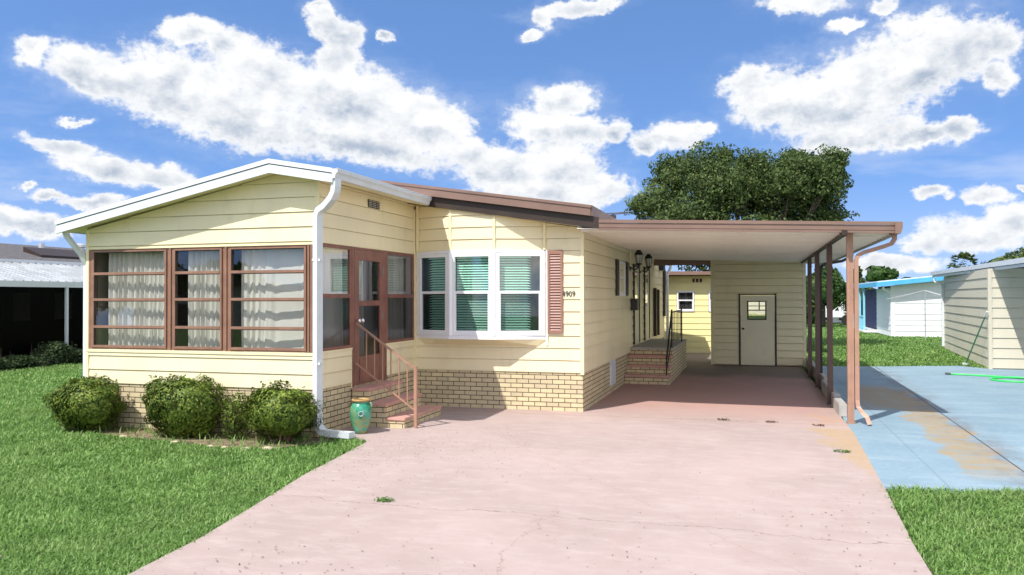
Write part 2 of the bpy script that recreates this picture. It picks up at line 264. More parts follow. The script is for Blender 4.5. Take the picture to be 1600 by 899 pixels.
def bluemat():
    t=NT('blue_concrete'); g=t.n('ShaderNodeNewGeometry').outputs['Position']; sp=t.n('ShaderNodeSeparateXYZ'); t.l(g,sp.inputs[0]); X,Y=sp.outputs[0],sp.outputs[1]
    c=t.mix(t.ramp(t.noise(g,.9,6,.6),.3,.7),(.175,.265,.33),(.215,.31,.375))
    c=t.mix(t.ramp(t.noise(g,1.1,7,.65,(.5,2.5,1)),.48,.72,0,.55),c,(.31,.385,.43))
    c=t.mix(t.ramp(t.noise(g,.7,7,.7,(.6,2.0,1)),.56,.74,0,.5),c,(.14,.19,.25))
    seam=t.math('ABSOLUTE',t.math('SUBTRACT',X,t.math('MULTIPLY_ADD',Y,.028,5.48)))
    c=t.mix(t.ramp(t.noise(g,13,8,.75),.52,.66,0,.4),c,(.36,.42,.46)); c=t.mix(t.ramp(t.noise(g,7,8,.75,(1,2,1)),.60,.70,0,.5),c,(.20,.22,.24))
    wob=t.math('MULTIPLY_ADD',t.noise(g,.8,7,.65),1.5,-.75)
    d=t.math('SUBTRACT',X,t.math('MULTIPLY_ADD',Y,.03,5.15)); d=t.math('ADD',d,t.math('MULTIPLY',wob,.8))
    st=t.math('MULTIPLY',t.ramp(t.math('ABSOLUTE',d),.36,.22),t.math('MULTIPLY',t.ramp(Y,-.7,.5),t.ramp(Y,9,7.5)))
    st2=t.math('MULTIPLY',t.ramp(t.math('ABSOLUTE',t.math('SUBTRACT',d,-.4)),.45,.2),t.math('MULTIPLY',t.ramp(Y,4.4,6),t.ramp(Y,9.5,8)))
    c=t.mix(t.math('MULTIPLY',t.math('MULTIPLY',t.math('MAXIMUM',st,st2),t.ramp(t.noise(g,3.5,8,.75,(.6,1.6,1)),.30,.62,.25,1)),.85),c,(.34,.235,.10))
    dk=t.math('MULTIPLY',t.ramp(seam,.5,.03),t.ramp(t.noise(g,1.7,8,.75,(1.5,.8,1)),.42,.66)); c=t.mix(t.math('MULTIPLY',dk,.75),c,(.16,.16,.17))
    s=t.ramp(seam,.014,.006); s2=t.ramp(t.math('ABSOLUTE',t.math('SUBTRACT',X,4.55)),.010,.004); 
    c=t.mix(t.math('MAXIMUM',t.math('MULTIPLY',s,.9),t.math('MULTIPLY',s2,.3)),c,(.04,.04,.05))
    h=t.math('SUBTRACT',t.math('MULTIPLY',t.noise(g,60,5,.65),.5),s); t.bsdf(c,.75,h,.25,.006,spec=.3); MT['blue_concrete']=t.m
bluemat()
def groundmat():
    t=NT('lawn_soil'); g=t.n('ShaderNodeNewGeometry').outputs['Position']
    c=t.mix(t.ramp(t.noise(g,.5,6,.6),.35,.65),(.08,.15,.035),(.12,.22,.06))
    c=t.mix(t.ramp(t.noise(g,14,6,.7),.4,.7),c,(.05,.085,.025)); c=t.mix(t.ramp(t.noise(g,2.7,7,.7),.58,.75,0,.6),c,(.14,.13,.055))
    t.bsdf(c,.95,t.noise(g,40,5,.7),.8,.03,spec=.1); MT['lawn_soil']=t.m
    t=NT('bed_soil'); g=t.n('ShaderNodeNewGeometry').outputs['Position']
    c=t.mix(t.ramp(t.noise(g,7,7,.7),.35,.65),(.30,.24,.15),(.13,.10,.065)); c=t.mix(t.ramp(t.noise(g,30,6,.7),.5,.7,0,.7),c,(.42,.36,.26))
    t.bsdf(c,.95,t.noise(g,35,6,.7),.9,.03,spec=.1); MT['bed_soil']=t.m
    t=NT('jar_glaze'); g=t.n('ShaderNodeNewGeometry').outputs['Position']
    c=t.mix(t.ramp(t.noise(g,5,5,.6),.42,.6),(.03,.26,.15),(.30,.27,.11)); c=t.mix(t.ramp(t.noise(g,10,5,.6),.5,.65),c,(.06,.34,.24))
    t.bsdf(c,.22,t.noise(g,20,3),.1,.004,spec=.6); MT['jar_glaze']=t.m
    paint('jar_rim',(.42,.26,.10),.4,.1,9); paint('jar_flower',(.30,.42,.42),.4,.1,20)
groundmat()
# ------------------------------------------------------------------ builders
ROOT={}
def setp(o,label=None,cat=None,group=None,kind=None):
    for k,v in (('label',label),('category',cat),('group',group),('kind',kind)):
        if v: o[k]=v
def thing(name,label,cat,loc=(0,0,0),group=None):
    o=bpy.data.objects.new(name,None); COL.objects.link(o); o.location=loc; o.empty_display_size=.2; ROOT[o]=Vector(loc); setp(o,label,cat,group); return o
class MB:
    def __init__(s,T=None): s.v=[]; s.f=[]; s.T=T
    def add(s,vs,fs,T=None):
        b=len(s.v); T=T or s.T
        for p in vs: s.v.append(tuple(T(*p)) if T else tuple(p))
        for f in fs: s.f.append(tuple(i+b for i in f))
    def box(s,x0,x1,y0,y1,z0,z1,T=None):
        s.add([(x0,y0,z0),(x1,y0,z0),(x1,y1,z0),(x0,y1,z0),(x0,y0,z1),(x1,y0,z1),(x1,y1,z1),(x0,y1,z1)],[(0,3,2,1),(4,5,6,7),(0,1,5,4),(1,2,6,5),(2,3,7,6),(3,0,4,7)],T)
    def hexa(s,p): s.add(p,[(0,3,2,1),(4,5,6,7),(0,1,5,4),(1,2,6,5),(2,3,7,6),(3,0,4,7)])
    def bar(s,a,b,w,h,up=(0,0,1)):
        a=Vector(a); b=Vector(b); d=(b-a).normalized(); u=Vector(up)
        if abs(d.dot(u))>.98: u=Vector((0,1,0))
        r=d.cross(u).normalized(); u=r.cross(d); r*=w/2; u*=h/2
        s.hexa([a-r-u,a+r-u,b+r-u,b-r-u,a-r+u,a+r+u,b+r+u,b-r+u])
    def tube(s,pts,rad,n=8,cap=True):
        pts=[Vector(p) for p in pts]; k=len(pts)
        if not hasattr(rad,'__len__'): rad=[rad]*k
        rings=[]; ref=Vector((0,0,1)); vs=[]; fs=[]
        d0=(pts[1]-pts[0]).normalized(); ref=Vector((1,0,0)) if abs(d0.z)>.9 else Vector((0,0,1)); r=d0.cross(ref).normalized()
        for i in range(k):
            d=((pts[min(i+1,k-1)]-pts[i]).normalized()+(pts[i]-pts[max(i-1,0)]).normalized()).normalized()
            r=(r-d*r.dot(d)).normalized(); u=d.cross(r)
            for j in range(n):
                a=2*math.pi*j/n; vs.append(pts[i]+(r*math.cos(a)+u*math.sin(a))*rad[i])
        for i in range(k-1):
            for j in range(n): fs.append((i*n+j,i*n+(j+1)%n,(i+1)*n+(j+1)%n,(i+1)*n+j))
        if cap: fs.append(tuple(range(n-1,-1,-1))); fs.append(tuple((k-1)*n+j for j in range(n)))
        s.add(vs,fs)
    def rtube(s,pts,w,h,side):   # rectangular section pipe; side = constant direction of its width
        pts=[Vector(p) for p in pts]; sd=Vector(side).normalized(); vs=[];fs=[]; k=len(pts)
        for i in range(k):
            d=((pts[min(i+1,k-1)]-pts[i]).normalized()+(pts[i]-pts[max(i-1,0)]).normalized()).normalized(); u=sd.cross(d).normalized()
            for a,b in ((-1,-1),(1,-1),(1,1),(-1,1)): vs.append(pts[i]+sd*a*w/2+u*b*h/2)
        for i in range(k-1):
            for j in range(4): fs.append((i*4+j,i*4+(j+1)%4,(i+1)*4+(j+1)%4,(i+1)*4+j))
        fs.append((3,2,1,0)); fs.append(tuple((k-1)*4+j for j in range(4))); s.add(vs,fs)
    def lathe(s,c,prof,n=24,close=True):
        vs=[];fs=[];k=len(prof)
        for r,z in prof:
            for j in range(n): a=2*math.pi*j/n; vs.append((c[0]+r*math.cos(a),c[1]+r*math.sin(a),c[2]+z))
        for i in range(k-1):
            for j in range(n): fs.append((i*n+j,i*n+(j+1)%n,(i+1)*n+(j+1)%n,(i+1)*n+j))
        if close: fs.append(tuple(range(n-1,-1,-1))); fs.append(tuple((k-1)*n+j for j in range(n)))
        s.add(vs,fs)
    def prism(s,poly,h0,h1,ax='z'):
        n=len(poly)
        def P(a,b,h): return {'z':(a,b,h),'y':(a,h,b),'x':(h,a,b)}[ax]
        vs=[P(a,b,h0) for a,b in poly]+[P(a,b,h1) for a,b in poly]
        s.add(vs,[tuple(range(n-1,-1,-1)),tuple(range(n,2*n))]+[(i,(i+1)%n,n+(i+1)%n,n+i) for i in range(n)])
    def build(s,name,mat,parent=None,smooth=False,bevel=0,label=None,cat=None,group=None,kind=None,auto=True):
        root=parent
        while root is not None and root.parent is not None: root=root.parent
        loc=ROOT.get(root,Vector((0,0,0))) if root is not None else None
        if parent is None:
            v=np.array(s.v); loc=Vector(((v[:,0].min()+v[:,0].max())/2,(v[:,1].min()+v[:,1].max())/2,v[:,2].min()))
        me=bpy.data.meshes.new(name); me.from_pydata([(p[0]-loc.x,p[1]-loc.y,p[2]-loc.z) for p in s.v],[],s.f)
        bm=bmesh.new(); bm.from_mesh(me)
        if auto: bmesh.ops.recalc_face_normals(bm,faces=bm.faces)
        if bevel: bmesh.ops.bevel(bm,geom=list(bm.edges),offset=bevel,segments=2,affect='EDGES',clamp_overlap=True)
        uvl=bm.loops.layers.uv.new('UVMap')
        for f in bm.faces:
            n=f.normal
            for l in f.loops:
                p=l.vert.co+loc
                if abs(n.z)>.75: l[uvl].uv=(p.x,p.y)
                elif abs(n.x)>abs(n.y): l[uvl].uv=(p.y+.05,p.z)
                else: l[uvl].uv=(p.x,p.z)
            f.smooth=smooth
        bm.to_mesh(me); bm.free(); me.materials.append(MT[mat])
        o=bpy.data.objects.new(name,me); COL.objects.link(o)
        if parent is None: o.location=loc; ROOT[o]=loc
        else: o.parent=parent
        setp(o,label,cat,group,kind); return o
def build_each(mb,name,mat,parent=None,**k):
    # one object for every eight-cornered piece in mb
    fs=mb.f; out=[]
    for i in range(0,len(mb.v),8):
        m=MB(); m.v=mb.v[i:i+8]; m.f=[tuple(j-i for j in f) for f in fs if min(f)>=i and max(f)<i+8]; out.append(m.build(name,mat,parent,**k))
    return out
def clip(poly,a,b,c):   # keep a*s+b*z<=c
    out=[]
    for i in range(len(poly)):
        p,q=poly[i],poly[(i+1)%len(poly)]; fp=a*p[0]+b*p[1]-c; fq=a*q[0]+b*q[1]-c
        if fp<=1e-9: out.append(p)
        if (fp<-1e-9 and fq>1e-9) or (fp>1e-9 and fq<-1e-9):
            t=fp/(fp-fq); out.append((p[0]+(q[0]-p[0])*t,p[1]+(q[1]-p[1])*t))
    return out
def frame(o,d):  # local frame: s along d, n outward, z up
    o=Vector((o[0],o[1],0)); d=Vector((d[0],d[1],0)).normalized(); n=Vector((d.y,-d.x,0))
    return lambda s,n_,z: (o.x+d.x*s+n.x*n_,o.y+d.y*s+n.y*n_,z)
def siding(mb,T,polys,course=.203,base=.643,off=.0,lap=.016,gap=.009,rec=.008):
    for poly in polys:
        z0=min(p[1] for p in poly); z1=max(p[1] for p in poly); k=math.floor((z0-base)/course)
        while base+k*course<z1-1e-4:
            cb=base+k*course; ct=cb+course; k+=1
            q=clip(clip(poly,0,1,ct),0,-1,-cb-gap)
            if len(q)<3: continue
            zz=min(p[1] for p in q)
            o=lambda z:off+.003+lap*(ct-z)/course
            mb.add([(p[0],o(p[1]),p[1]) for p in q],[tuple(range(len(q)))],T)
            bot=[p for p in q if p[1]<zz+1e-5]
            if len(bot)>=2:
                a=min(p[0] for p in bot); b=max(p[0] for p in bot)
                mb.add([(a,off-rec-.002,zz),(b,off-rec-.002,zz),(b,o(zz),zz),(a,o(zz),zz)],[(0,1,2,3)],T)
                mb.add([(a,off-rec,zz+.004),(b,off-rec,zz+.004),(b,off-rec,zz-gap-.01),(a,off-rec,zz-gap-.01)],[(0,1,2,3)],T)
def rect(a,b,c,d): return [(a,c),(b,c),(b,d),(a,d)]
def leaves(name,mat,parent,C,Nn,size,asp=.5,seed=1,**k):
    # C centres (n,3), one diamond leaf each with random orientation biased to Nn
    r=np.random.default_rng(seed); n=len(C); loc=ROOT[parent] if parent in ROOT else Vector((0,0,0))
    Nn=Nn+r.normal(0,.75,(n,3)); Nn/=np.linalg.norm(Nn,axis=1)[:,None]
    t=np.cross(Nn,r.normal(0,1,(n,3))); t/=np.linalg.norm(t,axis=1)[:,None]; b=np.cross(Nn,t)
    s=size*(.6+.8*r.random(n))[:,None]
    V=np.empty((n,4,3)); V[:,0]=C-t*s; V[:,1]=C-b*s*asp+Nn*s*.15; V[:,2]=C+t*s; V[:,3]=C+b*s*asp+Nn*s*.15
    V=V.reshape(-1,3)-np.array(loc); return npmesh(name,mat,V,np.arange(n*4).reshape(n,4),parent,**k)
def npmesh(name,mat,V,Fq,parent=None,label=None,cat=None,group=None,kind=None):
    me=bpy.data.meshes.new(name); n=len(Fq); w=Fq.shape[1]
    me.vertices.add(len(V)); me.vertices.foreach_set('co',np.ascontiguousarray(V,dtype=np.float32).ravel())
    me.loops.add(n*w); me.loops.foreach_set('vertex_index',np.ascontiguousarray(Fq,dtype=np.int32).ravel())
    me.polygons.add(n); me.polygons.foreach_set('loop_start',np.arange(0,n*w,w,dtype=np.int32)); me.update(calc_edges=True)
    me.materials.append(MT[mat]); o=bpy.data.objects.new(name,me); COL.objects.link(o)
    if parent: o.parent=parent
    setp(o,label,cat,group,kind); return o
def text_mesh(txt,size,depth):
    cu=bpy.data.curves.new('t','FONT'); cu.body=txt; cu.size=size; cu.extrude=depth; ob=bpy.data.objects.new('t',cu); COL.objects.link(ob)
    dg=bpy.context.evaluated_depsgraph_get(); me=bpy.data.meshes.new_from_object(ob.evaluated_get(dg)); bpy.data.objects.remove(ob); return me
# ------------------------------------------------------------------ ground, slabs
def sheet(name,poly,z,mat,thick=0,**k):
    mb=MB()
    if thick: mb.prism(poly,z-thick,z)
    else: mb.add([(x,y,z) for x,y in poly],[tuple(range(len(poly)))])
    return mb.build(name,mat,**k)
sheet('ground',[(-900,-60),(900,-60),(900,1500),(-900,1500)],-.03,'lawn_soil',kind='structure')
DL=[(-.75,-12),(-1.30,-6.2),(-1.44,-5.1),(-1.50,-4.4),(-1.66,-3.5),(-1.93,-2.1),(-2.07,-.95),(-2.18,-.15),(-2.30,.02),(-2.62,.18)]
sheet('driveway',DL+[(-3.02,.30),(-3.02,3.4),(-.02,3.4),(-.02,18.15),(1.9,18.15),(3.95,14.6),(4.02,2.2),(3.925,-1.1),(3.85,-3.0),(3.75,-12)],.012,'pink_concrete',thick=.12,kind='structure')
sheet('neighbour_driveway',[(3.80,-1.13),(4.5,-1.03),(5.2,-.90),(7.5,-.6),(14,-.2),(14,13.94),(9.0,13.94),(8.62,14.0),(8.1,14.85),(7.0,14.5),(6.2,14.15),(4.98,13.85),(4.2,13.8),(4.12,6),(3.98,2.4),(3.80,2.3)],.004,'blue_concrete',thick=.12,kind='structure')
BED=[(-7.2,-.20),(-6.5,-.52),(-5.6,-.66),(-4.6,-.80),(-3.8,-.95),(-3.1,-.85),(-2.72,-.3),(-2.66,.25),(-3.0,.4),(-7.0,.4)]
sheet('planting_bed',BED,.0,'bed_soil',kind='structure')
# ------------------------------------------------------------------ the mobile home
H=thing('mobile_home','pale yellow mobile home with white roofed sunroom and tan brick skirting behind the pink driveway','mobile home',(-3.4,3.3,0))
X0,X1,YM,YB=-6.86,-3.0,3.33,16.2
TF=frame((X0,0),(1,0)); TS=frame((X1,0),(0,1)); TM=frame((X1,YM),(1,0)); TR=frame((0,YM),(0,1)); TL=frame((X0,16.2),(0,-1))
# front: s from 0..3.86 ; openings s .06..3.86 z 1.16..2.63
WZ0,WZ1=1.155,2.63
def rl(x): return 3.783-.2037*(-3.556-x) if x<-3.556 else 3.783-.180*(x+3.556)
xs=(-7.15,-3.556,-2.60)
roofz=lambda x: rl(x)-.150
mb=MB()
L1=X1-X0
siding(mb,TF,[rect(.03,L1-.03,.643,WZ0-.035)])
siding(mb,TF,[[(.03,WZ1),(L1-.03,WZ1),(L1-.03,roofz(X1)-.02),(-3.556-X0,3.633),(.03,roofz(X0)-.02)]])
# side wall: door opening y .98..2.09 z .57..2.67 ; windows .28..3.24
siding(mb,TS,[rect(.05,.98,.643,1.14),rect(2.11,3.30,.643,1.14),rect(.05,3.30,2.685,3.525)],course=.203)
# left wall and interior partition
siding(mb,frame((X0,YM),(0,-1)),[rect(0,YM,.643,3.0)])
mb.build('sunroom_siding','siding',H)
mb=MB()
slope=.158
topm=lambda x:3.055-.155*x
siding(mb,TM,[[(.02,.643),(2.97,.643),(2.97,topm(0)),(.02,topm(-3.0))]])
sidep=mb
siding(mb,TR,[rect(.02,YB-YM,.643,3.06)])
siding(mb,frame((X0,YB),(0,-1)),[rect(0,YB-YM,.643,3.2)])
mb.build('wall_siding','siding',H)
mb=MB(); mb.box(X0+.02,-.02,YM+.08,YB,.5,2.95); mb.prism([(X0+.02,2.95),(-.02,2.95),(-3.5,3.5)],YM+.08,YB,'y')
mb.box(X0,X0+.04,YM,YM+.06,.6,2.9); mb.build('wall_core','interior_wall',H)
# trims
mb=MB()
mb.box(X1-.035,X1+.022,-.022,.035,.60,roofz(X1)-.03)      # front right corner
mb.box(X0-.022,X0+.03,-.022,.03,.62,roofz(X0)-.03)
mb.box(X0-.02,X1+.024,-.028,.0,WZ0-.045,WZ0-.004)                  # sill board
mb.box(X0+.03,X1-.037,-.020,.0,WZ1+.002,WZ1+.02)
mb.box(X1-.01,X1+.022,.05,3.3,2.662,2.684)
mb.box(X1-.01,X1+.022,2.10,3.28,1.142,1.165); mb.box(X1-.01,X1+.022,.05,.975,1.142,1.165)
mb.box(X1,X1+.020,.955,.98,.57,1.14); mb.box(X1,X1+.020,2.11,2.135,.57,1.14)
mb.box(X1-.01,X1+.03,3.262,3.325,.64,3.44)                    # inner corner
mb.box(-.036,.022,YM-.022,YM+.03,.62,3.0)
build_each(mb,'corner_trim','cream_trim',H)
# brick skirting
mb=MB()
mb.box(X0,X1-.0,0.0,.12,0,.642); mb.box(X1-.12,X1-.004,.121,YM,0,.642)
mb.box(X1,-.0,YM+.001,YM+.12,0,.642); mb.box(-.12,-.002,YM+.121,YB,0,.642); mb.box(X0-.001,X0+.12,.121,YB,0,.641)
mb.build('brick_skirt','brick',H)
# sunroom roof: white pan roof with double fascia, gutter on the right side
RY0,RY1=-.31,3.05
mb=MB(); P=[(xs[0],rl(xs[0])),(xs[1],rl(xs[1])),(xs[2],rl(xs[2])),(xs[2],rl(xs[2])-.07),(xs[1],rl(xs[1])-.07),(xs[0],rl(xs[0])-.07)]
def gable_slab(mb,xa,xm,xb,ft,th,y0,y1):
    for a,b in ((xa,xm),(xm,xb)):
        mb.hexa([(a,y0,ft(a)-th),(b,y0,ft(b)-th),(b,y1,ft(b)-th),(a,y1,ft(a)-th),(a,y0,ft(a)),(b,y0,ft(b)),(b,y1,ft(b)),(a,y1,ft(a))])
gable_slab(mb,*xs,lambda x:rl(x),.06,RY0+.03,YM+.6)
rf=mb.build('sunroom_roof','white_metal',H)
mb=MB()
gable_slab(mb,xs[0]-.01,xs[1],xs[2],lambda x:rl(x)-.001,.062,RY0-.012,RY0+.03)
gable_slab(mb,xs[0],xs[1],xs[2],lambda x:rl(x)-.075,.115,RY0,RY0+.03)
mb.box(xs[0]-.02,xs[0]+.02,RY0+.031,3.3,rl(xs[0])-.16,rl(xs[0])-.02)
mb.build('roof_fascia','white_metal',rf)
mb=MB(); gable_slab(mb,xs[0]+.01,xs[1],xs[2]-.01,lambda x:rl(x)-.135,.012,RY0+.032,YM-.06)
mb.build('soffit','cream_trim',rf)
# gutter right side
mb=MB(); g0,g1=RY0-.012,2.93
mb.prism([(-2.599,3.595),(-2.52,3.60),(-2.515,3.56),(-2.545,3.53),(-2.56,3.475),(-2.599,3.47)],g0,g1,'y')
mb.box(-2.53,-2.512,g0,g1,3.588,3.606)
gt=mb.build('gutter','white_metal',H)
mb=MB(); zz=3.47
mb.rtube([(-2.585,-.24,3.48),(-2.585,-.24,3.38),(-2.60,-.23,3.31),(-2.66,-.20,3.23),(-2.80,-.12,3.14),(-2.92,-.07,3.09),(-2.955,-.06,3.03),(-2.96,-.06,2.93),(-2.96,-.06,.28),(-2.95,-.06,.17),(-2.90,-.055,.10),(-2.80,-.03,.075),(-2.50,.04,.05)],.105,.085,(.35,1,0))
mb.build('downspout','white_metal',gt)
mb=MB()
for z in (1.0,2.4): mb.box(-3.02,-2.90,-.108,-.012,z,z+.03)
build_each(mb,'downspout_strap','white_metal',gt)
mb=MB(); mb.rtube([(-7.08,-.22,2.93),(-7.07,-.18,2.82),(-6.93,-.05,2.55),(-6.905,.02,2.4),(-6.905,.02,.1)],.06,.07,(0,1,0)); mb.build('downspout','white_metal',H)
# main roof: upper roof-over with brown fascia, lower dark fascia
ml=lambda x: 3.403-.1517*x if x>-3.5 else 3.934+.1517*(x+3.5)
mb=MB()
gable_slab(mb,-7.2,-3.5,.215,lambda x:ml(x),.10,2.93,YB+.1); mr=mb.build('main_roof','brown_roof',H)
mb=MB(); gable_slab(mb,-7.2,-3.5,.225,lambda x:ml(x)+.004,.045,2.893,2.929); gable_slab(mb,-7.2,-3.5,.215,lambda x:ml(x)-.042,.125,2.908,2.929)
mb.box(.2155,.24,2.931,YB,ml(.215)-.17,ml(.215)+.002)
mb.build('upper_fascia','brown_metal',mr)
lf=lambda x: ml(x)-.17
mb=MB(); gable_slab(mb,-7.2,-3.5,.34,lambda x:3.238-.155*x if x>-3.5 else 3.78+.155*(x+3.5),.185,2.975,3.0)
mb.build('lower_fascia','dark_brown',mr)
mb=MB(); gable_slab(mb,-7.2,-3.5,.30,lambda x:3.075-.155*x if x>-3.5 else 3.6175+.155*(x+3.5),.012,3.001,YM+.3)
mb.build('soffit','cream_trim',mr)
# antenna on the roof
mb=MB(); ax,ay,az=-.42,9.,3.45
mb.tube([(ax,ay,az),(ax,ay,az+.40)],.018); mb.box(ax-.06,ax+.06,ay-.05,ay+.05,az+.30,az+.37)
mb.tube([(ax-.55,ay,az+.40),(ax+.45,ay+.05,az+.44)],.012); mb.tube([(ax-.25,ay+.1,az+.38),(ax+.25,ay+.1,az+.42)],.010)
mb.build('antenna','dark_trim',mr)
# ---- sunroom front windows (three awning windows, four panes each)
fmb=MB()
fmb.box(X0+.022,-6.765,.0,.06,WZ0,WZ1); fmb.box(-3.165,X1-.036,.0,.06,WZ0,WZ1)
fmb.box(X0+.022,X0+.06,-.018,-.0005,WZ0,WZ1); fmb.box(-6.80,-6.766,-.015,-.0005,WZ0,WZ1)
for x in (-3.13,-3.085,-3.04): fmb.box(x-.013,x+.013,-.016,-.0005,WZ0,WZ1)
for x in (-5.385,-4.447): fmb.box(x-.062,x+.062,.0,.06,WZ0,WZ1); fmb.box(x-.016,x+.016,-.018,-.0005,WZ0,WZ1)
fmb.box(-6.766,-3.166,.002,.058,WZ0,WZ0+.02); fmb.box(-6.766,-3.166,.002,.058,WZ1-.02,WZ1)
fmb.build('window_wall_frame','brown_window',H)
def awning(xa,xb):
    m=MB(); w=.030
    m.box(xa,xa+w,-.022,.03,WZ0+.02,WZ1-.02); m.box(xb-w,xb,-.022,.03,WZ0+.02,WZ1-.02)
    m.box(xa+w,xb-w,-.022,.03,WZ0+.02,WZ0+.055); m.box(xa+w,xb-w,-.022,.03,WZ1-.04,WZ1-.02)
    for z in (2.27,1.886,1.484): m.box(xa+w,xb-w,-.028,.02,z-.019,z+.019)
    win=m.build('window','brown_window',H)
    m=MB()
    for i,(a,b) in enumerate(((WZ0+.055,1.465),(1.503,1.867),(1.905,2.251),(2.289,WZ1-.04))):
        m.add([(xa+w,.004,a),(xb-w,.004,a),(xb-w,.004+.003*i,b),(xa+w,.004+.003*i,b)],[(0,1,2,3)])
    m.build('pane','glass',win)
    m=MB()
    for z in (WZ1-.04,2.251,1.867,1.465): m.box(xa+w,xb-w,-.012,.012,z-.011,z)
    m.box(xa+w,xa+w+.008,-.0125,.0125,WZ0+.055,WZ1-.052); m.box(xb-w-.008,xb-w,-.0125,.0125,WZ0+.055,WZ1-.052)
    m.build('gasket','dark_trim',win)
for a,b in ((-6.766,-5.447),(-5.323,-4.509),(-4.385,-3.165)): awning(a,b)
# curtains just behind the panes
def curtain(name,p0,p1,z0,z1,amp=.042,per=.14,seed=0,parent=H,topjit=.0):
    r=random.Random(seed); p0=Vector(p0); p1=Vector(p1); d=p1-p0; Ln=d.length; d/=Ln; nn=Vector((-d.y,d.x)); n=int(Ln/.012); vs=[];fs=[]; ph=0; K=8
    A=[]
    for i in range(n+1):
        ph+=2*math.pi*.012/per*(1+.7*math.sin(i*.021+seed)+.35*math.sin(i*.083+seed*2)); A.append((math.sin(ph)+.45*math.sin(ph*2.3+seed))*(.65+.35*math.sin(i*.037+seed)))
    for k in range(K+1):
        t=k/K
        for i in range(n+1):
            o=amp*A[i]*(.75+.35*(1-t)); s=i*.012+.012*math.sin(i*.05+t*3+seed)*(1-t)
            q=p0+d*s+nn*o; vs.append((q.x,q.y,z0+(z1-z0)*t))
    for k in range(K):
        for i in range(n): a=k*(n+1)+i; fs.append((a,a+1,a+n+2,a+n+1))
    m=MB(); m.add(vs,fs); return m.build(name,'curtain_cloth',parent,smooth=True,auto=False)
curtain('curtain',(-6.62,.15),(-5.54,.15),1.13,2.60,seed=1)
curtain('curtain',(-5.22,.16),(-4.56,.16),1.13,2.60,seed=2,per=.12)
curtain('curtain',(-4.30,.15),(-3.22,.15),1.13,2.60,seed=3,per=.125)
m=MB(); m.box(X0+.02,X1-.13,.13,YM-.02,.60,.66); m.build('sunroom_floor','carpet',H)
m=MB(); m.box(X0+.02,X1-.03,YM-.05,YM-.02,.66,3.2); m.box(X0+.02,X1-.03,.04,YM-.05,3.0,3.02); m.box(X0+.02,X0+.05,.14,YM-.06,.66,3.0); m.build('sunroom_lining','interior_wall',H)
# sunroom side: two windows and the screen door
def side_window(ya,yb,zc,seed):
    m=MB(T=lambda a,b,c:(X1+b,a,c)); z0,z1=1.165,2.66
    for a,b in ((ya,ya+.055),(yb-.055,yb)): m.box(a,b,-.04,.015,z0,z1)
    m.box(ya+.055,yb-.055,-.04,.015,z0,z0+.045); m.box(ya+.055,yb-.055,-.04,.015,z1-.05,z1); m.box(ya+.055,yb-.055,-.04,.017,zc-.03,zc+.03)
    w=m.build('window','door_brown',H)
    m=MB(T=lambda a,b,c:(X1+b,a,c)); m.add([(ya+.055,-.005,zc+.03),(yb-.055,-.005,zc+.03),(yb-.055,-.005,z1-.05),(ya+.055,-.005,z1-.05)],[(0,1,2,3)]); m.build('pane','side_glass',w)
    m=MB(T=lambda a,b,c:(X1+b,a,c)); m.add([(ya+.055,.004,z0+.045),(yb-.055,.004,z0+.045),(yb-.055,.004,zc-.03),(ya+.055,.004,zc-.03)],[(0,1,2,3)]); m.build('screen','screen_glass',w)
side_window(.06,.965,1.93,1); side_window(2.14,3.262,1.93,2)
curtain('curtain',(X1-.12,.2),(X1-.12,.93),1.1,2.6,seed=5); curtain('curtain',(X1-.12,2.25),(X1-.12,3.1),1.1,2.6,seed=6,per=.2); curtain('curtain',(X1-.14,1.25),(X1-.14,1.62),.9,2.6,seed=7)
m=MB(T=lambda a,b,c:(X1+b,a,c)); D0,D1=1.04,2.03
m.box(.965,D0-.005,-.03,.02,.58,2.66); m.box(D1+.005,2.14,-.03,.02,.58,2.66); m.box(D0-.005,D1+.005,-.03,.02,2.63,2.66)
m.build('door_frame','door_brown',H)
m=MB(T=lambda a,b,c:(X1+b,a,c))
m.box(D0,D0+.14,-.02,.022,.60,2.625); m.box(D1-.14,D1,-.02,.022,.60,2.625); m.box(D0+.14,D1-.14,-.02,.022,2.47,2.625); m.box(D0+.14,D1-.14,-.02,.022,1.78,1.86); m.box(D0+.14,D1-.14,-.02,.018,.60,1.02)
m.box(D0+.16,D1-.16,.018,.026,.64,.98)
dr=m.build('screen_door','door_brown',H)
m=MB(T=lambda a,b,c:(X1+b,a,c)); m.add([(D0+.14,0,1.86),(D1-.14,0,1.86),(D1-.14,0,2.47),(D0+.14,0,2.47)],[(0,1,2,3)]); m.build('pane','side_glass',dr)
m=MB(T=lambda a,b,c:(X1+b,a,c)); m.add([(D0+.14,.003,1.02),(D1-.14,.003,1.02),(D1-.14,.003,1.78),(D0+.14,.003,1.78)],[(0,1,2,3)]); m.build('screen','screen_glass',dr)
for y in (1.085,1.19): m=MB(); m.tube([(X1+.02,y,1.56),(X1+.06,y,1.56)],.012); m.lathe((X1+.075,y,1.525),[(.01,0),(.03,.015),(.032,.05),(.012,.07)],12); m.build('door_knob','chrome',dr,smooth=True)
m=MB()
for z in (1.62,2.33): m.box(X1+.021,X1+.034,1.995,2.012,z-.07,z+.07)
build_each(m,'hinge','chrome',dr)
# vent
m=MB()
for i in range(3): m.box(X1+.012,X1+.03,1.485+i*.135,1.485+i*.135+.115,3.30,3.42)
vt=m.build('vent','dark_trim',H)
m=MB()
for i in range(3):
    for k in range(4): m.box(X1+.031,X1+.036,1.485+i*.135,1.485+i*.135+.115,3.315+k*.028,3.325+k*.028)
m.build('louvre','alu',vt)
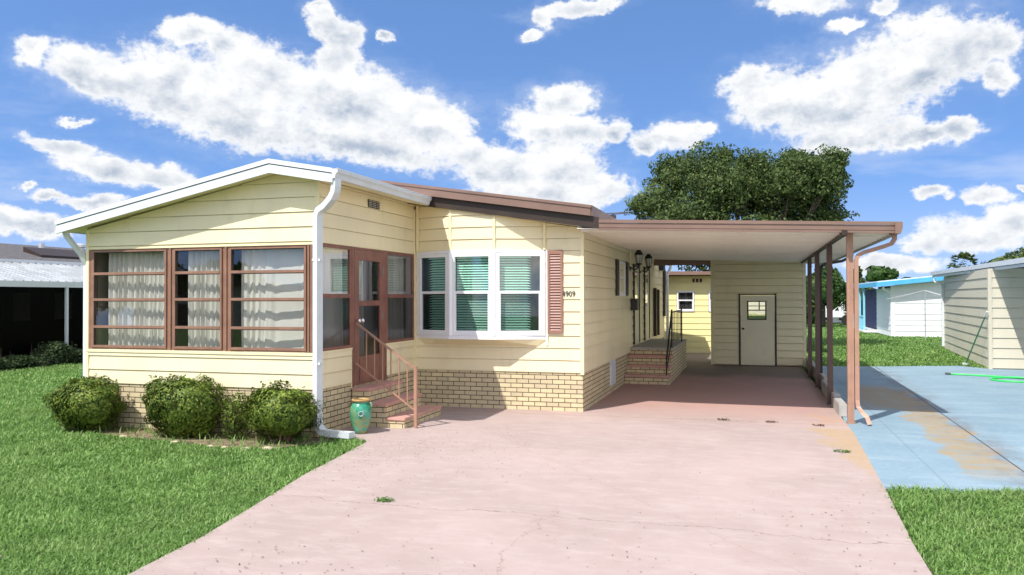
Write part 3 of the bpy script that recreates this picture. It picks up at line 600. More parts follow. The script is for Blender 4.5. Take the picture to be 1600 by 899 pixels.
# ---- bay window
def double_hung(T,w,z0,z1,parent,fm='vinyl_white',fr=.065,seed=0,blinds=True,gl='green_glass',name='window'):
    m=MB(T); zc=(z0+z1)/2+.03
    m.box(0,fr,-.03,.035,z0,z1); m.box(w-fr,w,-.03,.035,z0,z1); m.box(fr,w-fr,-.03,.035,z0,z0+.06); m.box(fr,w-fr,-.03,.035,z1-.06,z1)
    m.box(fr,w-fr,-.025,.028,zc-.022,zc+.022)
    m.box(fr,fr+.02,-.02,.024,z0+.06,zc-.022); m.box(w-fr-.02,w-fr,-.02,.024,z0+.06,zc-.022); m.box(fr,w-fr,-.02,.022,z0+.0601,z0+.08)
    o=m.build(name,fm,parent)
    m=MB(T); m.add([(fr,.002,zc+.022),(w-fr,.002,zc+.022),(w-fr,.002,z1-.06),(fr,.002,z1-.06)],[(0,1,2,3)]); m.add([(fr+.02,-.004,z0+.08),(w-fr-.02,-.004,z0+.08),(w-fr-.02,-.004,zc-.022),(fr+.02,-.004,zc-.022)],[(0,1,2,3)]); m.build('pane',gl,o)
    if blinds:
        m=MB(T); m.add([(fr+.02,.012,z0+.08),(w-fr-.02,.012,z0+.08),(w-fr-.02,.012,zc-.022),(fr+.02,.012,zc-.022)],[(0,1,2,3)]); m.build('screen','bay_screen',o)
        m=MB(T); z=z0+.06
        while z<z1-.07:
            m.add([(fr+.01,-.075,z+.020),(w-fr-.01,-.075,z+.020),(w-fr-.01,-.045,z-.010),(fr+.01,-.045,z-.010)],[(0,1,2,3)]); z+=.043
        m.box(fr+.01,w-fr-.01,-.08,-.045,z1-.09,z1-.062); m.build('blind','blind_slat',o)
    return o
BW=m=MB()
Bp=[(-2.93,YM),(-2.22,3.04),(-1.44,3.04),(-.64,YM)]
m.prism([(-2.96,YM-.004),(-2.24,3.0),(-1.42,3.0),(-.61,YM-.004)],1.20,1.262)      # sill shelf
m.prism([(-2.96,YM-.004),(-2.24,3.003),(-1.42,3.003),(-.61,YM-.004)],2.655,2.70)
MS=MB(); MS.v=m.v[8:]; MS.f=[tuple(i-8 for i in f) for f in m.f if min(f)>=8]; m.v=m.v[:8]; m.f=[f for f in m.f if max(f)<8]
bay=m.build('bay_window','vinyl_white',H); MS.build('bay_header','vinyl_white',bay)
m=MB(); m.hexa([(-2.8,YM-.02,1.09),(-.75,YM-.02,1.09),(-.75,YM-.015,1.09),(-2.8,YM-.015,1.09),(-2.94,YM-.02,1.199),(-.62,YM-.02,1.199),(-1.45,3.04,1.199),(-2.21,3.04,1.199)]); m.build('bay_underside','cream_trim',bay)
m=MB(); m.box(-2.86,-.70,YM-.036,YM-.022,1.264,2.653); m.build('bay_back','interior_dark',bay)
for i,(a,b) in enumerate(zip(Bp[:-1],Bp[1:])):
    d=Vector((b[0]-a[0],b[1]-a[1])); w=d.length; T=frame(a,(d.x,d.y))
    double_hung(T if i==1 else (lambda s,n,z,T=T:T(s,n,z)),w-.004,1.265,2.652,bay,fr=.085,name='window')
for x,y in Bp[1:3]: m=MB(); m.tube([(x,y-.01,1.264),(x,y-.01,2.654)],.045,8); m.build('mullion','vinyl_white',bay)
m=MB(); m.box(-.618,-.592,YM-.035,YM-.0145,1.10,2.70); m.build('bay_trim','vinyl_white',bay)
m=MB()
for a,b in zip(Bp[:-1],Bp[1:]):
    d=Vector((b[0]-a[0],b[1]-a[1])); w=d.length; zt=lambda x: 3.058-.155*x
    siding(m,frame(a,d),[[(.0,2.703),(w,2.703),(w,zt(b[0])),(.0,zt(a[0]))]])
m.build('bay_siding','siding',bay)
for i,(x,y) in enumerate(Bp):
    m=MB(); yy=min(y,YM-.03); m.box(x-.022,x+.022,yy-.022,yy+.012,2.702,3.05-.155*x); m.build('bay_batten','cream_trim',bay)
# shutter
m=MB(); m.box(-.585,-.552,3.285,3.318,1.30,2.69); m.box(-.366,-.333,3.285,3.318,1.30,2.69); m.box(-.552,-.366,3.285,3.318,1.30,1.34); m.box(-.552,-.366,3.285,3.318,2.62,2.69); m.box(-.552,-.366,3.311,3.317,1.34,2.62)
z=1.345
while z<2.60: m.hexa([(-.552,3.289,z),(-.366,3.289,z),(-.366,3.308,z+.008),(-.552,3.308,z+.008),(-.552,3.291,z+.006),(-.366,3.291,z+.006),(-.366,3.310,z+.038),(-.552,3.310,z+.038)]); z+=.046
m.build('shutter','brown_shutter',H)
# house number
me=text_mesh('4909',.132,.003)
for v in me.vertices: v.co=Vector((v.co.x*.86,-v.co.z,v.co.y))
me.materials.append(MT['number_grey']); o=bpy.data.objects.new('house_number',me); COL.objects.link(o); o.parent=H; o.location=Vector((-.345,YM-.024,1.915))-ROOT[H]
# ---- right side wall x=0
TRo=lambda a,b,c:(b,a,c)
m=MB(T=TRo); m.box(5.95,6.55,-.0,.02,.16,.66); m.box(5.98,6.52,.02,.026,.19,.63); m.build('access_panel','white_metal',H)
sw=double_hung(frame((0,6.98),(0,1)),.88,1.93,2.66,H,blinds=False,fr=.09,gl='glass',name='side_window')
for a,b in ((6.60,6.93),(7.91,8.24)):
    m=MB(T=TRo); m.box(a,b,.015,.04,1.93,2.68)
    for k in range(16): m.box(a+.03,b-.03,.0401,.052,1.97+k*.043,1.995+k*.043)
    m.build('shutter','dark_brown',H)
def side_door(y0,y1):
    m=MB(T=TRo); z0,z1=.79,2.68
    m.box(y0,y0+.07,.0,.05,z0,z1); m.box(y1-.07,y1,.0,.05,z0,z1); m.box(y0+.07,y1-.07,.0,.05,z1-.07,z1)
    fr=m.build('door_frame','dark_trim',H)
    m=MB(T=TRo); m.box(y0+.07,y1-.07,.0,.03,z0,1.75); m.box(y0+.07,y0+.22,.0,.03,1.751,z1-.07); m.box(y1-.22,y1-.07,.0,.03,1.751,z1-.07); m.box(y0+.22,y1-.22,.0,.03,2.52,z1-.07)
    d=m.build('side_door','door_white',H); 
    m=MB(T=TRo); m.box(y0+.22,y1-.22,.005,.02,1.751,2.52); m.box(y0+.22,y1-.22,.021,.032,2.1,2.13); m.build('door_window','side_glass',d)
    m=MB(); m.lathe((.06,y0+.13,1.66),[(.01,0),(.03,.02),(.03,.05),(.01,.07)],10); m.tube([(.03,y0+.13,1.695),(.06,y0+.13,1.695)],.012); m.build('door_knob','chrome',d)
side_door(9.15,10.12); side_door(11.1,12.15)
def wall_lantern(y):
    c=(.22,y,0); m=MB(); m.box(.0,.03,y-.06,y+.06,2.50,2.78); m.tube([(.03,y,2.58),(.12,y,2.52),(.20,y,2.56),(.22,y,2.64)],.016)
    m.lathe((c[0],c[1],2.62),[(.03,0),(.075,.03),(.075,.04),(.05,.05)],8); m.lathe((c[0],c[1],2.86),[(.10,0),(.085,.05),(.05,.09),(.03,.13),(.012,.16),(.012,.20),(.003,.23)],8)
    for a in range(6): an=a*math.pi/3; m.tube([(c[0]+.055*math.cos(an),y+.055*math.sin(an),2.665),(c[0]+.088*math.cos(an),y+.088*math.sin(an),2.862)],.006,5)
    o=m.build('wall_lantern','black_iron',H); m=MB(); m.lathe((c[0],c[1],2.672),[(.048,0),(.08,.185)],6); m.build('lantern_glass','lamp_glass',o)
wall_lantern(8.62); wall_lantern(10.45)
m=MB(T=TRo); m.box(8.55,8.60,.02,.06,2.60,3.0); m.box(10.3,10.35,.02,.06,2.55,2.95); build_each(m,'wall_batten','cream_trim',H)
m=MB(T=TRo); m.box(8.72,9.02,.02,.16,1.60,1.85); m.box(8.72,9.02,.02,.17,1.851,1.87); m.build('mailbox','dark_trim',H)
m=MB(T=TRo); m.box(14.6,15.1,.02,.16,2.70,2.98); m.build('meter_box','dark_trim',H)
m=MB(T=TRo); m.box(13.2,13.35,.02,.10,.8,2.16); m.box(13.9,14.1,.02,.10,.8,2.12); build_each(m,'wall_rail','dark_brown',H)
m=MB(T=TRo); m.box(15.75,16.05,.02,.08,1.3,2.75); m.build('shutter','dark_brown',H)
m=MB(); m.tube([(.24,16.25,3.0),(.19,16.3,2.8),(.10,16.32,2.65),(.10,16.32,.1)],.045,8); m.build('downspout','white_metal',H)
# ------------------------------------------------------------------ front steps
ST=thing('front_steps','tan brick steps with pink treads and a brown railing leading to the sunroom side door','steps',(-2.6,1.6,.012))
m=MB(); m.box(-2.98,-2.72,.965,2.18,.012,.525); m.box(-2.7195,-2.44,.965,2.28,.012,.320); m.box(-2.4395,-2.145,.965,2.38,.012,.115); m.build('brick_base','brick',ST)
for x0,x1,y1,z in ((-2.99,-2.70,2.20,.57),(-2.99,-2.42,2.30,.365),(-2.99,-2.125,2.40,.16)):
    x0={.57:-2.99,.365:-2.715,.16:-2.435}[z]; m=MB(); m.box(x0,x1,.945,y1,z-.044,z); m.build('tread','tread_pink',ST,bevel=.012)
m=MB(); m.bar((-2.0,1.04,.0),(-2.0,1.04,.905),.045,.045,up=(1,0,0)); rl_=m.build('handrail','post_brown',ST)
a0,a1=Vector((-2.0,1.04,.865)),Vector((-2.955,1.04,1.53)); b0,b1=Vector((-2.0,1.04,.262)),Vector((-2.955,1.04,.93))
m=MB(); m.bar(a0,a1,.04,.022); m.bar(b0,b1,.03,.018); m.build('rail_bar','post_brown',rl_)
for i in range(6):
    t=(i+1)/7.3; p=a0.lerp(a1,t); q=b0.lerp(b1,t); m=MB(); m.bar(q,p,.014,.014,up=(1,0,0)); m.build('baluster','post_brown',rl_)
# ------------------------------------------------------------------ side porch
PO=thing('side_porch','brick side porch with three pink steps and black iron railing under the carport','porch',(.5,9.5,.012))
m=MB(); m.box(.001,.965,7.86,8.14,.012,.16); m.box(.001,.965,8.1405,8.42,.012,.352); m.box(.001,.965,8.4205,8.70,.012,.552); m.box(.001,.965,8.7005,12.6,.012,.712); m.build('brick_base','brick',PO)
for y0,y1,z in ((7.83,8.14,.205),(8.11,8.42,.397),(8.39,8.70,.597)): m=MB(); m.box(.002,.985,y0,y1,z-.045,z); m.build('tread','tread_pink',PO,bevel=.01)
m=MB(); m.box(.001,.985,8.67,12.62,.713,.757); m.build('landing','grey_concrete',PO,bevel=.008)
m=MB()
m.bar((.90,7.95,.205),(.90,7.95,.55),.03,.03,up=(1,0,0)); m.bar((.90,7.95,.53),(.94,8.74,1.58),.035,.03)
m.bar((.94,8.74,1.56),(.94,11.4,1.56),.035,.03); m.bar((.94,8.74,.88),(.94,11.4,.88),.02,.02); m.bar((.94,8.74,.757),(.94,8.74,1.62),.035,.035,up=(1,0,0)); m.bar((.94,11.4,.757),(.94,11.4,1.62),.035,.035,up=(1,0,0))
m.bar((.90,7.95,.30),(.94,8.74,.95),.02,.02)
pr=m.build('railing','black_iron',PO)
for k in range(6): y=9.1+k*.38; m=MB(); m.bar((.94,y,.88),(.94,y,1.56),.016,.016,up=(1,0,0)); m.build('baluster','black_iron',pr)
# ------------------------------------------------------------------ carport
CP=thing('carport','brown trimmed flat roofed carport on four posts over the pink driveway','carport',(2.4,7,0))
zr=lambda x:3.105-.037*(x-.4)
m=MB()
def slab(m,xa,xb,y0,y1,zt,th):
    m.hexa([(xa,y0,zt(xa)-th),(xb,y0,zt(xb)-th),(xb,y1,zt(xb)-th),(xa,y1,zt(xa)-th),(xa,y0,zt(xa)),(xb,y0,zt(xb)),(xb,y1,zt(xb)),(xa,y1,zt(xa))])
slab(m,-.03,4.66,2.995,13.45,lambda x:zr(x)-.02,.05); cr_=m.build('carport_roof','metal_roof_white',CP)
# ribbed ceiling: pans running across, each with a small lip
m=MB(); y=3.0
while y<13.4:
    m.hexa([(-.02,y,zr(0)-.112),(4.64,y,zr(4.64)-.112),(4.64,y+.285,zr(4.64)-.084),(-.02,y+.285,zr(0)-.084),(-.02,y,zr(0)-.10),(4.64,y,zr(4.64)-.10),(4.64,y+.285,zr(4.64)-.074),(-.02,y+.285,zr(0)-.074)]); slab(m,-.02,4.64,y+.286,y+.306,lambda x:zr(x)-.075,.068); y+=.3065
m.build('ceiling_panel','ceiling_panel',cr_)
m=MB(); slab(m,.342,4.765,2.945,2.975,lambda x:zr(x)+.035,.05); slab(m,.342,4.72,2.96,2.99,lambda x:zr(x)-.018,.112); slab(m,.342,4.72,2.953,2.959,lambda x:zr(x)-.07,.02)
m.build('fascia','brown_metal',CP)
m=MB(); m.box(-.02,4.65,13.46,13.49,2.80,3.0); m.build('rear_fascia','brown_metal',CP)
m=MB(); zg=zr(4.66)
m.prism([(4.665,zg+.02),(4.765,zg+.02),(4.765,zg-.06),(4.74,zg-.14),(4.665,zg-.14)],2.9,13.4,'y'); gg=m.build('gutter','brown_metal',CP)
m=MB(); m.rtube([(4.70,3.2,zg-.12),(4.70,3.2,zg-.20),(4.66,3.2,zg-.27),(4.55,3.2,zg-.31),(4.28,3.22,zg-.39),(4.21,3.22,zg-.43),(4.175,3.22,zg-.50),(4.175,3.22,.36),(4.18,3.20,.27),(4.23,3.16,.19),(4.29,3.10,.13),(4.32,3.05,.03)],.075,.06,(0,1,0))
m.build('downspout','post_brown',gg)
m=MB(); m.rtube([(4.70,8.5,zg-.12),(4.70,8.5,zg-.2),(4.5,8.45,zg-.3),(4.15,8.35,zg-.36),(4.06,8.32,zg-.45),(4.06,8.3,.3)],.07,.06,(0,1,0)); m.build('downspout','dark_brown',gg)
m=MB(); m.bar((3.99,2.94,zr(4)-.13),(3.99,13.3,zr(4)-.13),.075,.075); m.build('beam','dark_brown',CP)
for y,x,mt in ((3.25,4.09,'post_brown'),(5.4,3.99,'post_shaded'),(8.2,3.99,'post_shaded'),(10.5,3.99,'post_shaded')):
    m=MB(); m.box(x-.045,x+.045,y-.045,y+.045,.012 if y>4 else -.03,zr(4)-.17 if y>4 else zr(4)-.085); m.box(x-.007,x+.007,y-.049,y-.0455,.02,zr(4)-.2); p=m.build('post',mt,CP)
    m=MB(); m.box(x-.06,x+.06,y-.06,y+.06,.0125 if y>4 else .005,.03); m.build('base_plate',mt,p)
C2=thing('concrete_curb','low weathered concrete curb along the right side of the carport','curb',(4.1,7,0))
m=MB(); m.box(3.99,4.115,3.9,5.0,.0,.20); m.box(4.0,4.12,5.005,7.5,.0,.235); m.box(4.05,4.17,7.505,13.2,.0,.27); build_each(m,'curb_block','grey_concrete',C2,bevel=.012)
# ------------------------------------------------------------------ storage shed
SH=thing('storage_shed','beige storage shed with a white door at the back end of the carport','shed',(2.8,14.2,0))
m=MB(); T=frame((1.6,13.3),(1,0)); siding(m,T,[rect(.06,.74,.04,2.92),rect(1.71,2.42,.04,2.92),rect(.74,1.71,1.98,2.92)],base=.04,course=.196,lap=.024,gap=.017,rec=.03)
siding(m,frame((4.06,13.3),(0,1)),[rect(.03,1.7,.04,2.9)],base=.04,course=.196); siding(m,frame((1.6,15.0),(0,-1)),[rect(0,1.67,.04,2.9)],base=.04,course=.196); m.build('wall_siding','shed_siding',SH)
m=MB(); m.box(1.585,1.66,13.278,13.32,.02,2.93); m.box(4.0,4.075,13.278,13.32,.02,2.93); build_each(m,'corner_trim','shed_siding',SH)
m=MB(); m.box(1.56,4.1,13.5,15.1,2.94,3.0); m.build('roof','metal_roof_white',SH)
m=MB(); m.box(1.62,2.35,14.98,15.0,.0,2.9); m.box(3.45,4.04,14.98,15.0,.0,2.9); m.box(2.35,3.45,14.98,15.0,.0,1.35); m.box(2.35,3.45,14.98,15.0,2.15,2.9); m.build('wall_core','interior_wall',SH)
m=MB(T=T); m.box(.73,.778,-.01,.032,.03,1.99); m.box(1.672,1.72,-.01,.032,.03,1.99); m.box(.775,1.675,-.01,.03,1.945,1.98); m.box(.775,1.675,-.01,.03,.0,.03); m.build('door_frame','dark_trim',SH)
m=MB(T=T); a,b,c,d=.955,1.46,1.27,1.79
m.box(.78,a,-.01,.02,.035,1.94); m.box(b,1.67,-.01,.02,.035,1.94); m.box(a,b,-.01,.02,.035,c); m.box(a,b,-.01,.02,d,1.94); dd=m.build('door','door_white',SH)
m=MB(T=T); m.box(a,a+.035,-.01,.03,c,d); m.box(b-.035,b,-.01,.03,c,d); m.box(a+.035,b-.035,-.01,.03,c,c+.03); m.box(a+.035,b-.035,-.01,.03,d-.03,d); m.box(a+.035,b-.035,-.01,.028,1.52,1.55); m.box(a+.30,a+.33,-.01,.028,1.55,d-.03); m.box(a+.035,b-.035,-.008,.026,1.64,1.66); wn=m.build('window','dark_trim',dd)
m=MB(T=T); m.box(a+.035,b-.035,.0,.006,c+.03,d-.03); m.build('pane','side_glass',wn)
m=MB(); m.lathe((2.445,13.25,1.0),[(.008,0),(.03,.01),(.032,.045),(.01,.055)],12); m.tube([(2.445,13.25,1.03),(2.445,13.29,1.03)],.012); m.build('door_knob','dark_trim',dd)
# ------------------------------------------------------------------ jar
J=thing('ceramic_jar','green glazed ceramic jar with a pale flower and small handles beside the front steps','jar',(-2.56,.36,.012))
jc=(-2.56,.42,.012); m=MB(); m.lathe(jc,[(.06,0),(.085,.005),(.10,.06),(.135,.17),(.15,.26),(.152,.32),(.14,.38),(.115,.415),(.105,.43),(.115,.445),(.105,.45),(.085,.44),(.085,.30)],28,close=False); m.build('jar_body','jar_glaze',J,smooth=True)
m=MB(); m.lathe(jc,[(.107,.44),(.128,.455),(.13,.475),(.118,.482),(.10,.478),(.098,.46)],28,close=False); m.build('jar_rim','jar_rim',J,smooth=True)
for s in (-1,1):
    m=MB(); m.tube([(jc[0]+s*.12,jc[1],.43),(jc[0]+s*.155,jc[1],.44),(jc[0]+s*.17,jc[1],.405),(jc[0]+s*.15,jc[1],.37)],.012,8); m.build('handle','jar_glaze',J,smooth=True)
m=MB()
cn=Vector((CAM.x-jc[0],CAM.y-jc[1],0)).normalized(); sd=Vector((cn.y,-cn.x,0))
for k in range(9):
    a=k*2*math.pi/9; p=Vector(jc)+Vector((0,0,.29))+sd*math.cos(a)*.032+Vector((0,0,math.sin(a)*.032)); q=p+cn*.157; 
    m.lathe((q.x,q.y,q.z-.012),[(.001,0),(.011,.006),(.013,.012),(.011,.018),(.001,.024)],8,close=False)
m.build('flower_relief','jar_flower',J)
# ------------------------------------------------------------------ shrubs
def ell_leaves(c,rx,ry,rz,n,seed,skirt=.0,inner=.25,bump=.16,nl=14,lw=.09,sq=1.):
    r=np.random.default_rng(seed); d=r.normal(0,1,(n,3)); d/=np.linalg.norm(d,axis=1)[:,None]
    q=r.normal(0,1,(nl,3)); q/=np.linalg.norm(q,axis=1)[:,None]; k=np.exp(-((1-d@q.T)/lw)).sum(1)
    rad=(1-bump*.5+bump*np.clip(k,0,1.3))*(1-inner*r.random(n)**2.2)
    if sq!=1: d=d/(np.abs(d)**sq).sum(1)[:,None]**(1/sq)
    P=d*rad[:,None]*np.array([rx,ry,rz]);
    if skirt: P[:,:2]*=np.where(P[:,2:3]<0,1+skirt*P[:,2:3]/rz,1)
    return P+np.array(c),d
def shrub(x,y,rx,ry,h,label,n,seed,nl=90,bump=.2,sq=2.6):
    o=thing('shrub',label,'shrub',(x,y,0),'rounded shrubs along the sunroom'); C,d=ell_leaves((x,y,h*.53),rx,ry,h*.48,n,seed,.16,.45,bump,nl,.014,sq)
    r=np.random.default_rng(seed+9); k=int(n*.10)     # shoots that stand out of the outline
    i=r.integers(0,n,k//6); up=C[i][C[i][:,2]>h*.55]; sh=[]
    for p in up:
        L_=r.uniform(.03,.11); t=r.random((7,1)); sh.append(p+np.hstack([r.normal(0,.012,(7,2)),t*L_]))
    if sh: sh=np.vstack(sh); C=np.vstack([C,sh]); d=np.vstack([d,np.tile([0,0,1.],(len(sh),1))])
    leaves('foliage','shrub_leaf',o,C,d,.022,.5,seed)
    m=MB(); rr=random.Random(seed)
    for k in range(26):
        a=rr.uniform(0,6.28); s=rr.uniform(.05,.16); e=rr.uniform(.45,.85); z=rr.uniform(.25,.6)*h
        m.tube([(x+s*math.cos(a),y+s*math.sin(a)*.8,0),(x+s*1.6*math.cos(a)+rr.uniform(-.04,.04),y+s*1.4*math.sin(a),z*.5),(x+rx*e*math.cos(a),y+ry*e*math.sin(a),z)],[.012,.008,.003],5)
    m.build('stem','twig',o); return o
shrub(-6.50,-.40,.54,.33,.72,'leftmost rounded green shrub at the sunroom corner beside the neighbouring lawn',15000,11)
shrub(-4.82,-.42,.55,.35,.77,'broad rounded green shrub under the middle of the sunroom windows',16000,12,120,.17,3.0)
shrub(-3.27,-.46,.50,.35,.73,'rounded green shrub nearest the white downspout',15000,13,60,.28,2.3)
o=thing('shrub','small sparse twiggy shrub squeezed between the two larger shrubs under the windows','shrub',(-4.0,-.35,0),'rounded shrubs along the sunroom')
C,d=ell_leaves((-4.0,-.38,.30),.22,.2,.30,1500,15,.2,.7,.3); leaves('foliage','shrub_leaf',o,C,d,.022,.5,3)
m=MB(); rr=random.Random(4)
for k in range(30): a=rr.uniform(0,6.28); e=rr.uniform(.1,.32); m.tube([(-4.0,-.38,0),(-4.0+e*.4*math.cos(a),-.38+e*.4*math.sin(a),.25),(-4.0+e*math.cos(a),-.38+e*math.sin(a),rr.uniform(.3,.62))],[.007,.005,.002],4)
m.build('stem','twig',o)
# edging stones
rr=random.Random(21)
SP=[(-4.62,-.84,'pale tan stone edging the bed in front of the middle shrub'),(-3.98,-.96,'flat tan stone in the row before the right shrub'),(-3.74,-1.0,'cream stone in the row before the right shrub'),(-3.44,-1.0,'large tan stone at the foot of the right shrub'),(-3.16,-.93,'tan stone near the downspout end of the bed'),(-5.6,-.68,'pale stone at the left end of the planting bed'),(-2.65,-5.2,'lone tan stone in the lawn at the lower left of the photo')]
for i,(x,y,lb) in enumerate(SP):
    m=MB(); bmx=[]; a=rr.uniform(.04,.08); m.lathe((0,0,0),[(.2,0),(.8,.12),(1,.4),(.85,.75),(.45,.95),(.02,1)],11); 
    m.v=[(x+p[0]*a*(1.3+rr.uniform(-.18,.18)),y+p[1]*a*(1+rr.uniform(-.18,.18)),-.01+p[2]*a*(.75+rr.uniform(-.1,.1))) for p in m.v]
    m.build('edging_stone','stone',None,smooth=True,label=lb,cat='stone',group='stones edging the planting bed' if i<6 else None)
# ------------------------------------------------------------------ trees
def tree(name,label,base,clumps,n,leaf,mat,trunk=.25,group=None,seed=3,inner=.5,tz=2.2,cat='tree',bump=.3):
    o=thing(name,label,cat,base,group); tot=sum(c[3]*c[4] for c in clumps); Cs=[];Ds=[]
    for i,(x,y,z,rx,rz) in enumerate(clumps):
        k=int(n*rx*rz/tot); C,d=ell_leaves((x,y,z),rx,rx*.9,rz,k,seed+i*7,0,inner,bump,40,.03); Cs.append(C);Ds.append(d)
    leaves('crown',mat,o,np.vstack(Cs),np.vstack(Ds),leaf,.55,seed)
    m=MB(); r=random.Random(seed); b=Vector(base); top=Vector((base[0],base[1],tz)); m.tube([b,b+Vector((0.03,0,tz*.5)),top],[trunk*1.25,trunk,trunk*.85],9)
    for (x,y,z,rx,rz) in clumps:
        e=Vector((x,y,z)); mid=top.lerp(e,.5)+Vector((r.uniform(-.3,.3),r.uniform(-.3,.3),-.15*(e-top).length)); m.tube([top-Vector((0,0,.15)),mid,e+Vector((0,0,rz*.3))],[trunk*.4,trunk*.2,trunk*.05],6)
        for j in range(3): f=e+Vector((r.uniform(-.8,.8)*rx,r.uniform(-.6,.6)*rx,r.uniform(0,.9)*rz)); m.tube([mid,e.lerp(f,.4),f],[trunk*.12,trunk*.07,trunk*.02],5)
    m.build('trunk','bark',o,smooth=True); return o
OAK=[(-1.23, 21.8, 5.5, 0.82, 0.64), (-0.54, 23.6, 6.45, 0.82, 1.09), (-0.46, 24.2, 7.46, 0.83, 0.5), (0.68, 22.5, 7.13, 1.05, 0.79), (1.62, 23.3, 7.75, 0.5, 0.4), (1.31, 21.8, 5.9, 1.16, 0.98), (2.72, 23.6, 7.46, 0.76, 0.49), (2.46, 24.2, 6.15, 1.25, 1.11), (3.88, 22.5, 6.85, 0.92, 0.74), (3.66, 23.3, 5.74, 1.21, 1.08), (4.64, 21.8, 7.06, 0.72, 0.39), (4.98, 23.6, 6.47, 0.95, 0.95), (5.15, 24.2, 5.6, 0.8, 0.9), (5.58, 22.5, 7.13, 0.58, 0.58), (5.76, 23.3, 6.76, 0.49, 0.59), (1.9, 21.8, 6.48, 0.9, 0.64), (3.08, 23.6, 6.43, 0.95, 0.68), (4.31, 24.2, 7.73, 0.61, 0.28), (5.92, 22.5, 7.35, 0.26, 0.26), (5.06, 23.3, 4.95, 1.21, 0.54), (0.47, 21.8, 5.07, 1.55, 0.52)]
OAK+= [(4.2,21.5,6.1,.85,.75),(5.3,21.8,6.0,.6,.6),(-.2,21.5,4.3,1.2,.7),(1.0,21.6,3.7,1.3,.75),(2.6,22,3.9,1.5,.9),(4.4,22.4,4.1,1.4,.8)]
OAK=[(x,y,z-.28 if z>6.4 else z,a,b) for x,y,z,a,b in OAK]
tree('oak_tree','large dark green oak tree rising behind the carport roof',(2.4,23,0),OAK,105000,.060,'oak_leaf',.30,inner=.66,seed=5,bump=.5)
tree('broadleaf_tree','bushy green tree seen between the carport posts',(6.9,44,0),[(6.6,44,2.3,.9,1.1),(7.1,44.5,3.0,.8,.8),(7.5,44,2.2,.7,1.0),(6.2,44,1.2,.7,1.0)],7000,.12,'far_leaf',.14,'trees beyond the far lawns',21)
tree('broadleaf_tree','small round tree above the pale blue roof edge',(16.4,88,0),[(16.0,88,4.3,1.1,.9),(17.0,88,4.2,1.0,.8)],1500,.28,'far_leaf',.18,'trees beyond the far lawns',22)
tree('conifer_tree','dark narrow conifer just right of the front carport post',(9.2,47,0),[(9.2,47,1.6,.9,1.0),(9.2,47,2.5,.6,.8),(9.2,47,3.2,.33,.6),(9.9,47,1.9,.5,.6)],3500,.12,'oak_leaf',.1,'trees beyond the far lawns',23)
tree('broadleaf_tree','wide dark tree mass above the beige roof at the right edge of the photo',(25,62,0),[(21.6,62,4.2,1.3,.8),(23.2,62,4.5,1.4,.95),(25,62,4.6,1.6,1.1),(27,62,4.4,1.6,1.2)],9000,.16,'oak_leaf',.3,'trees beyond the far lawns',24)
tree('broadleaf_tree','tiny dark tree seen right of the round tree above the pale blue roof',(20.5,95,0),[(20.3,95,3.6,.8,.5),(21.4,95,3.4,.7,.4)],900,.25,'oak_leaf',.15,'trees beyond the far lawns',25)
# palm
pl=thing('palm_tree','cabbage palm with a rounded frond head above the right roofs','palm tree',(27.4,100,0)); m=MB(); m.tube([(27.4,100,0),(27.5,100,3),(27.4,100,5.6)],[.3,.24,.24],8); m.build('trunk','bark',pl,smooth=True)
m=MB(); rr=random.Random(8)
for k in range(110):
    a=rr.uniform(0,6.28); e=rr.uniform(-.6,1.45); L_=rr.uniform(1.3,2.0); d=Vector((math.cos(a)*math.cos(e),math.sin(a)*math.cos(e),math.sin(e))); c=Vector((27.4,100,5.6)); q=c+d*L_*.75; 
    s=d.cross(Vector((0,0,1))).normalized(); u=s.cross(d)
    for j in range(-4,5):
        t=j*.2; e2=q+(d*math.cos(t)+s*math.sin(t))*.55*L_*.6+Vector((0,0,-.18-abs(t)*.2)); w=(s*math.cos(t)-d*math.sin(t))*.15
        m.add([q-w,q+w,e2],[(0,1,2)])
m.build('crown','palm_leaf',pl,auto=False)
# ------------------------------------------------------------------ left neighbour
NL=thing('neighbour_home','neighbouring home at left with dark screened porch under a white metal awning','mobile home',(-20,14,0))
xe=-17.2
m=MB(); m.hexa([(xe,1,2.30),(-20,1,3.0),(-20,30,3.0),(xe,30,2.30),(xe,1,2.40),(-20,1,3.06),(-20,30,3.06),(xe,30,2.40)]); y=1.1
while y<30: m.hexa([(xe-.02,y,2.40),(-20,y,3.06),(-20,y+.06,3.06),(xe-.02,y+.06,2.40),(xe-.02,y+.01,2.44),(-20,y+.01,3.10),(-20,y+.05,3.10),(xe-.02,y+.05,2.44)]); y+=.30
m.build('awning_roof','old_metal',NL)
m=MB(); m.box(xe+.001,xe+.05,1,30,2.24,2.41); m.box(-20.06,-19.96,1,30,3.03,3.17); build_each(m,'awning_fascia','white_metal',NL)
m=MB(); m.hexa([(-20,1,3.0),(-23,1,3.80),(-23,30,3.80),(-20,30,3.0),(-20,1,3.10),(-23,1,3.89),(-23,30,3.89),(-20,30,3.10)]); m.hexa([(-26,1,3.0),(-23,1,3.80),(-23,30,3.80),(-26,30,3.0),(-26,1,3.09),(-23.0,1,3.89),(-23.0,30,3.89),(-26,30,3.09)]); rf2=m.build('roof','roof_shingle',NL)
m=MB(); m.tube([(-21.9,15.1,3.5),(-21.9,15.1,3.85)],.14,10); m.lathe((-21.9,15.1,3.84),[(.12,0),(.24,.02),(.24,.10),(.10,.17)],12); m.build('roof_vent','alu',rf2)
m=MB(); m.tube([(-22.6,14.0,3.6),(-22.6,14.0,3.96)],.10,8); m.build('roof_vent','alu',rf2)
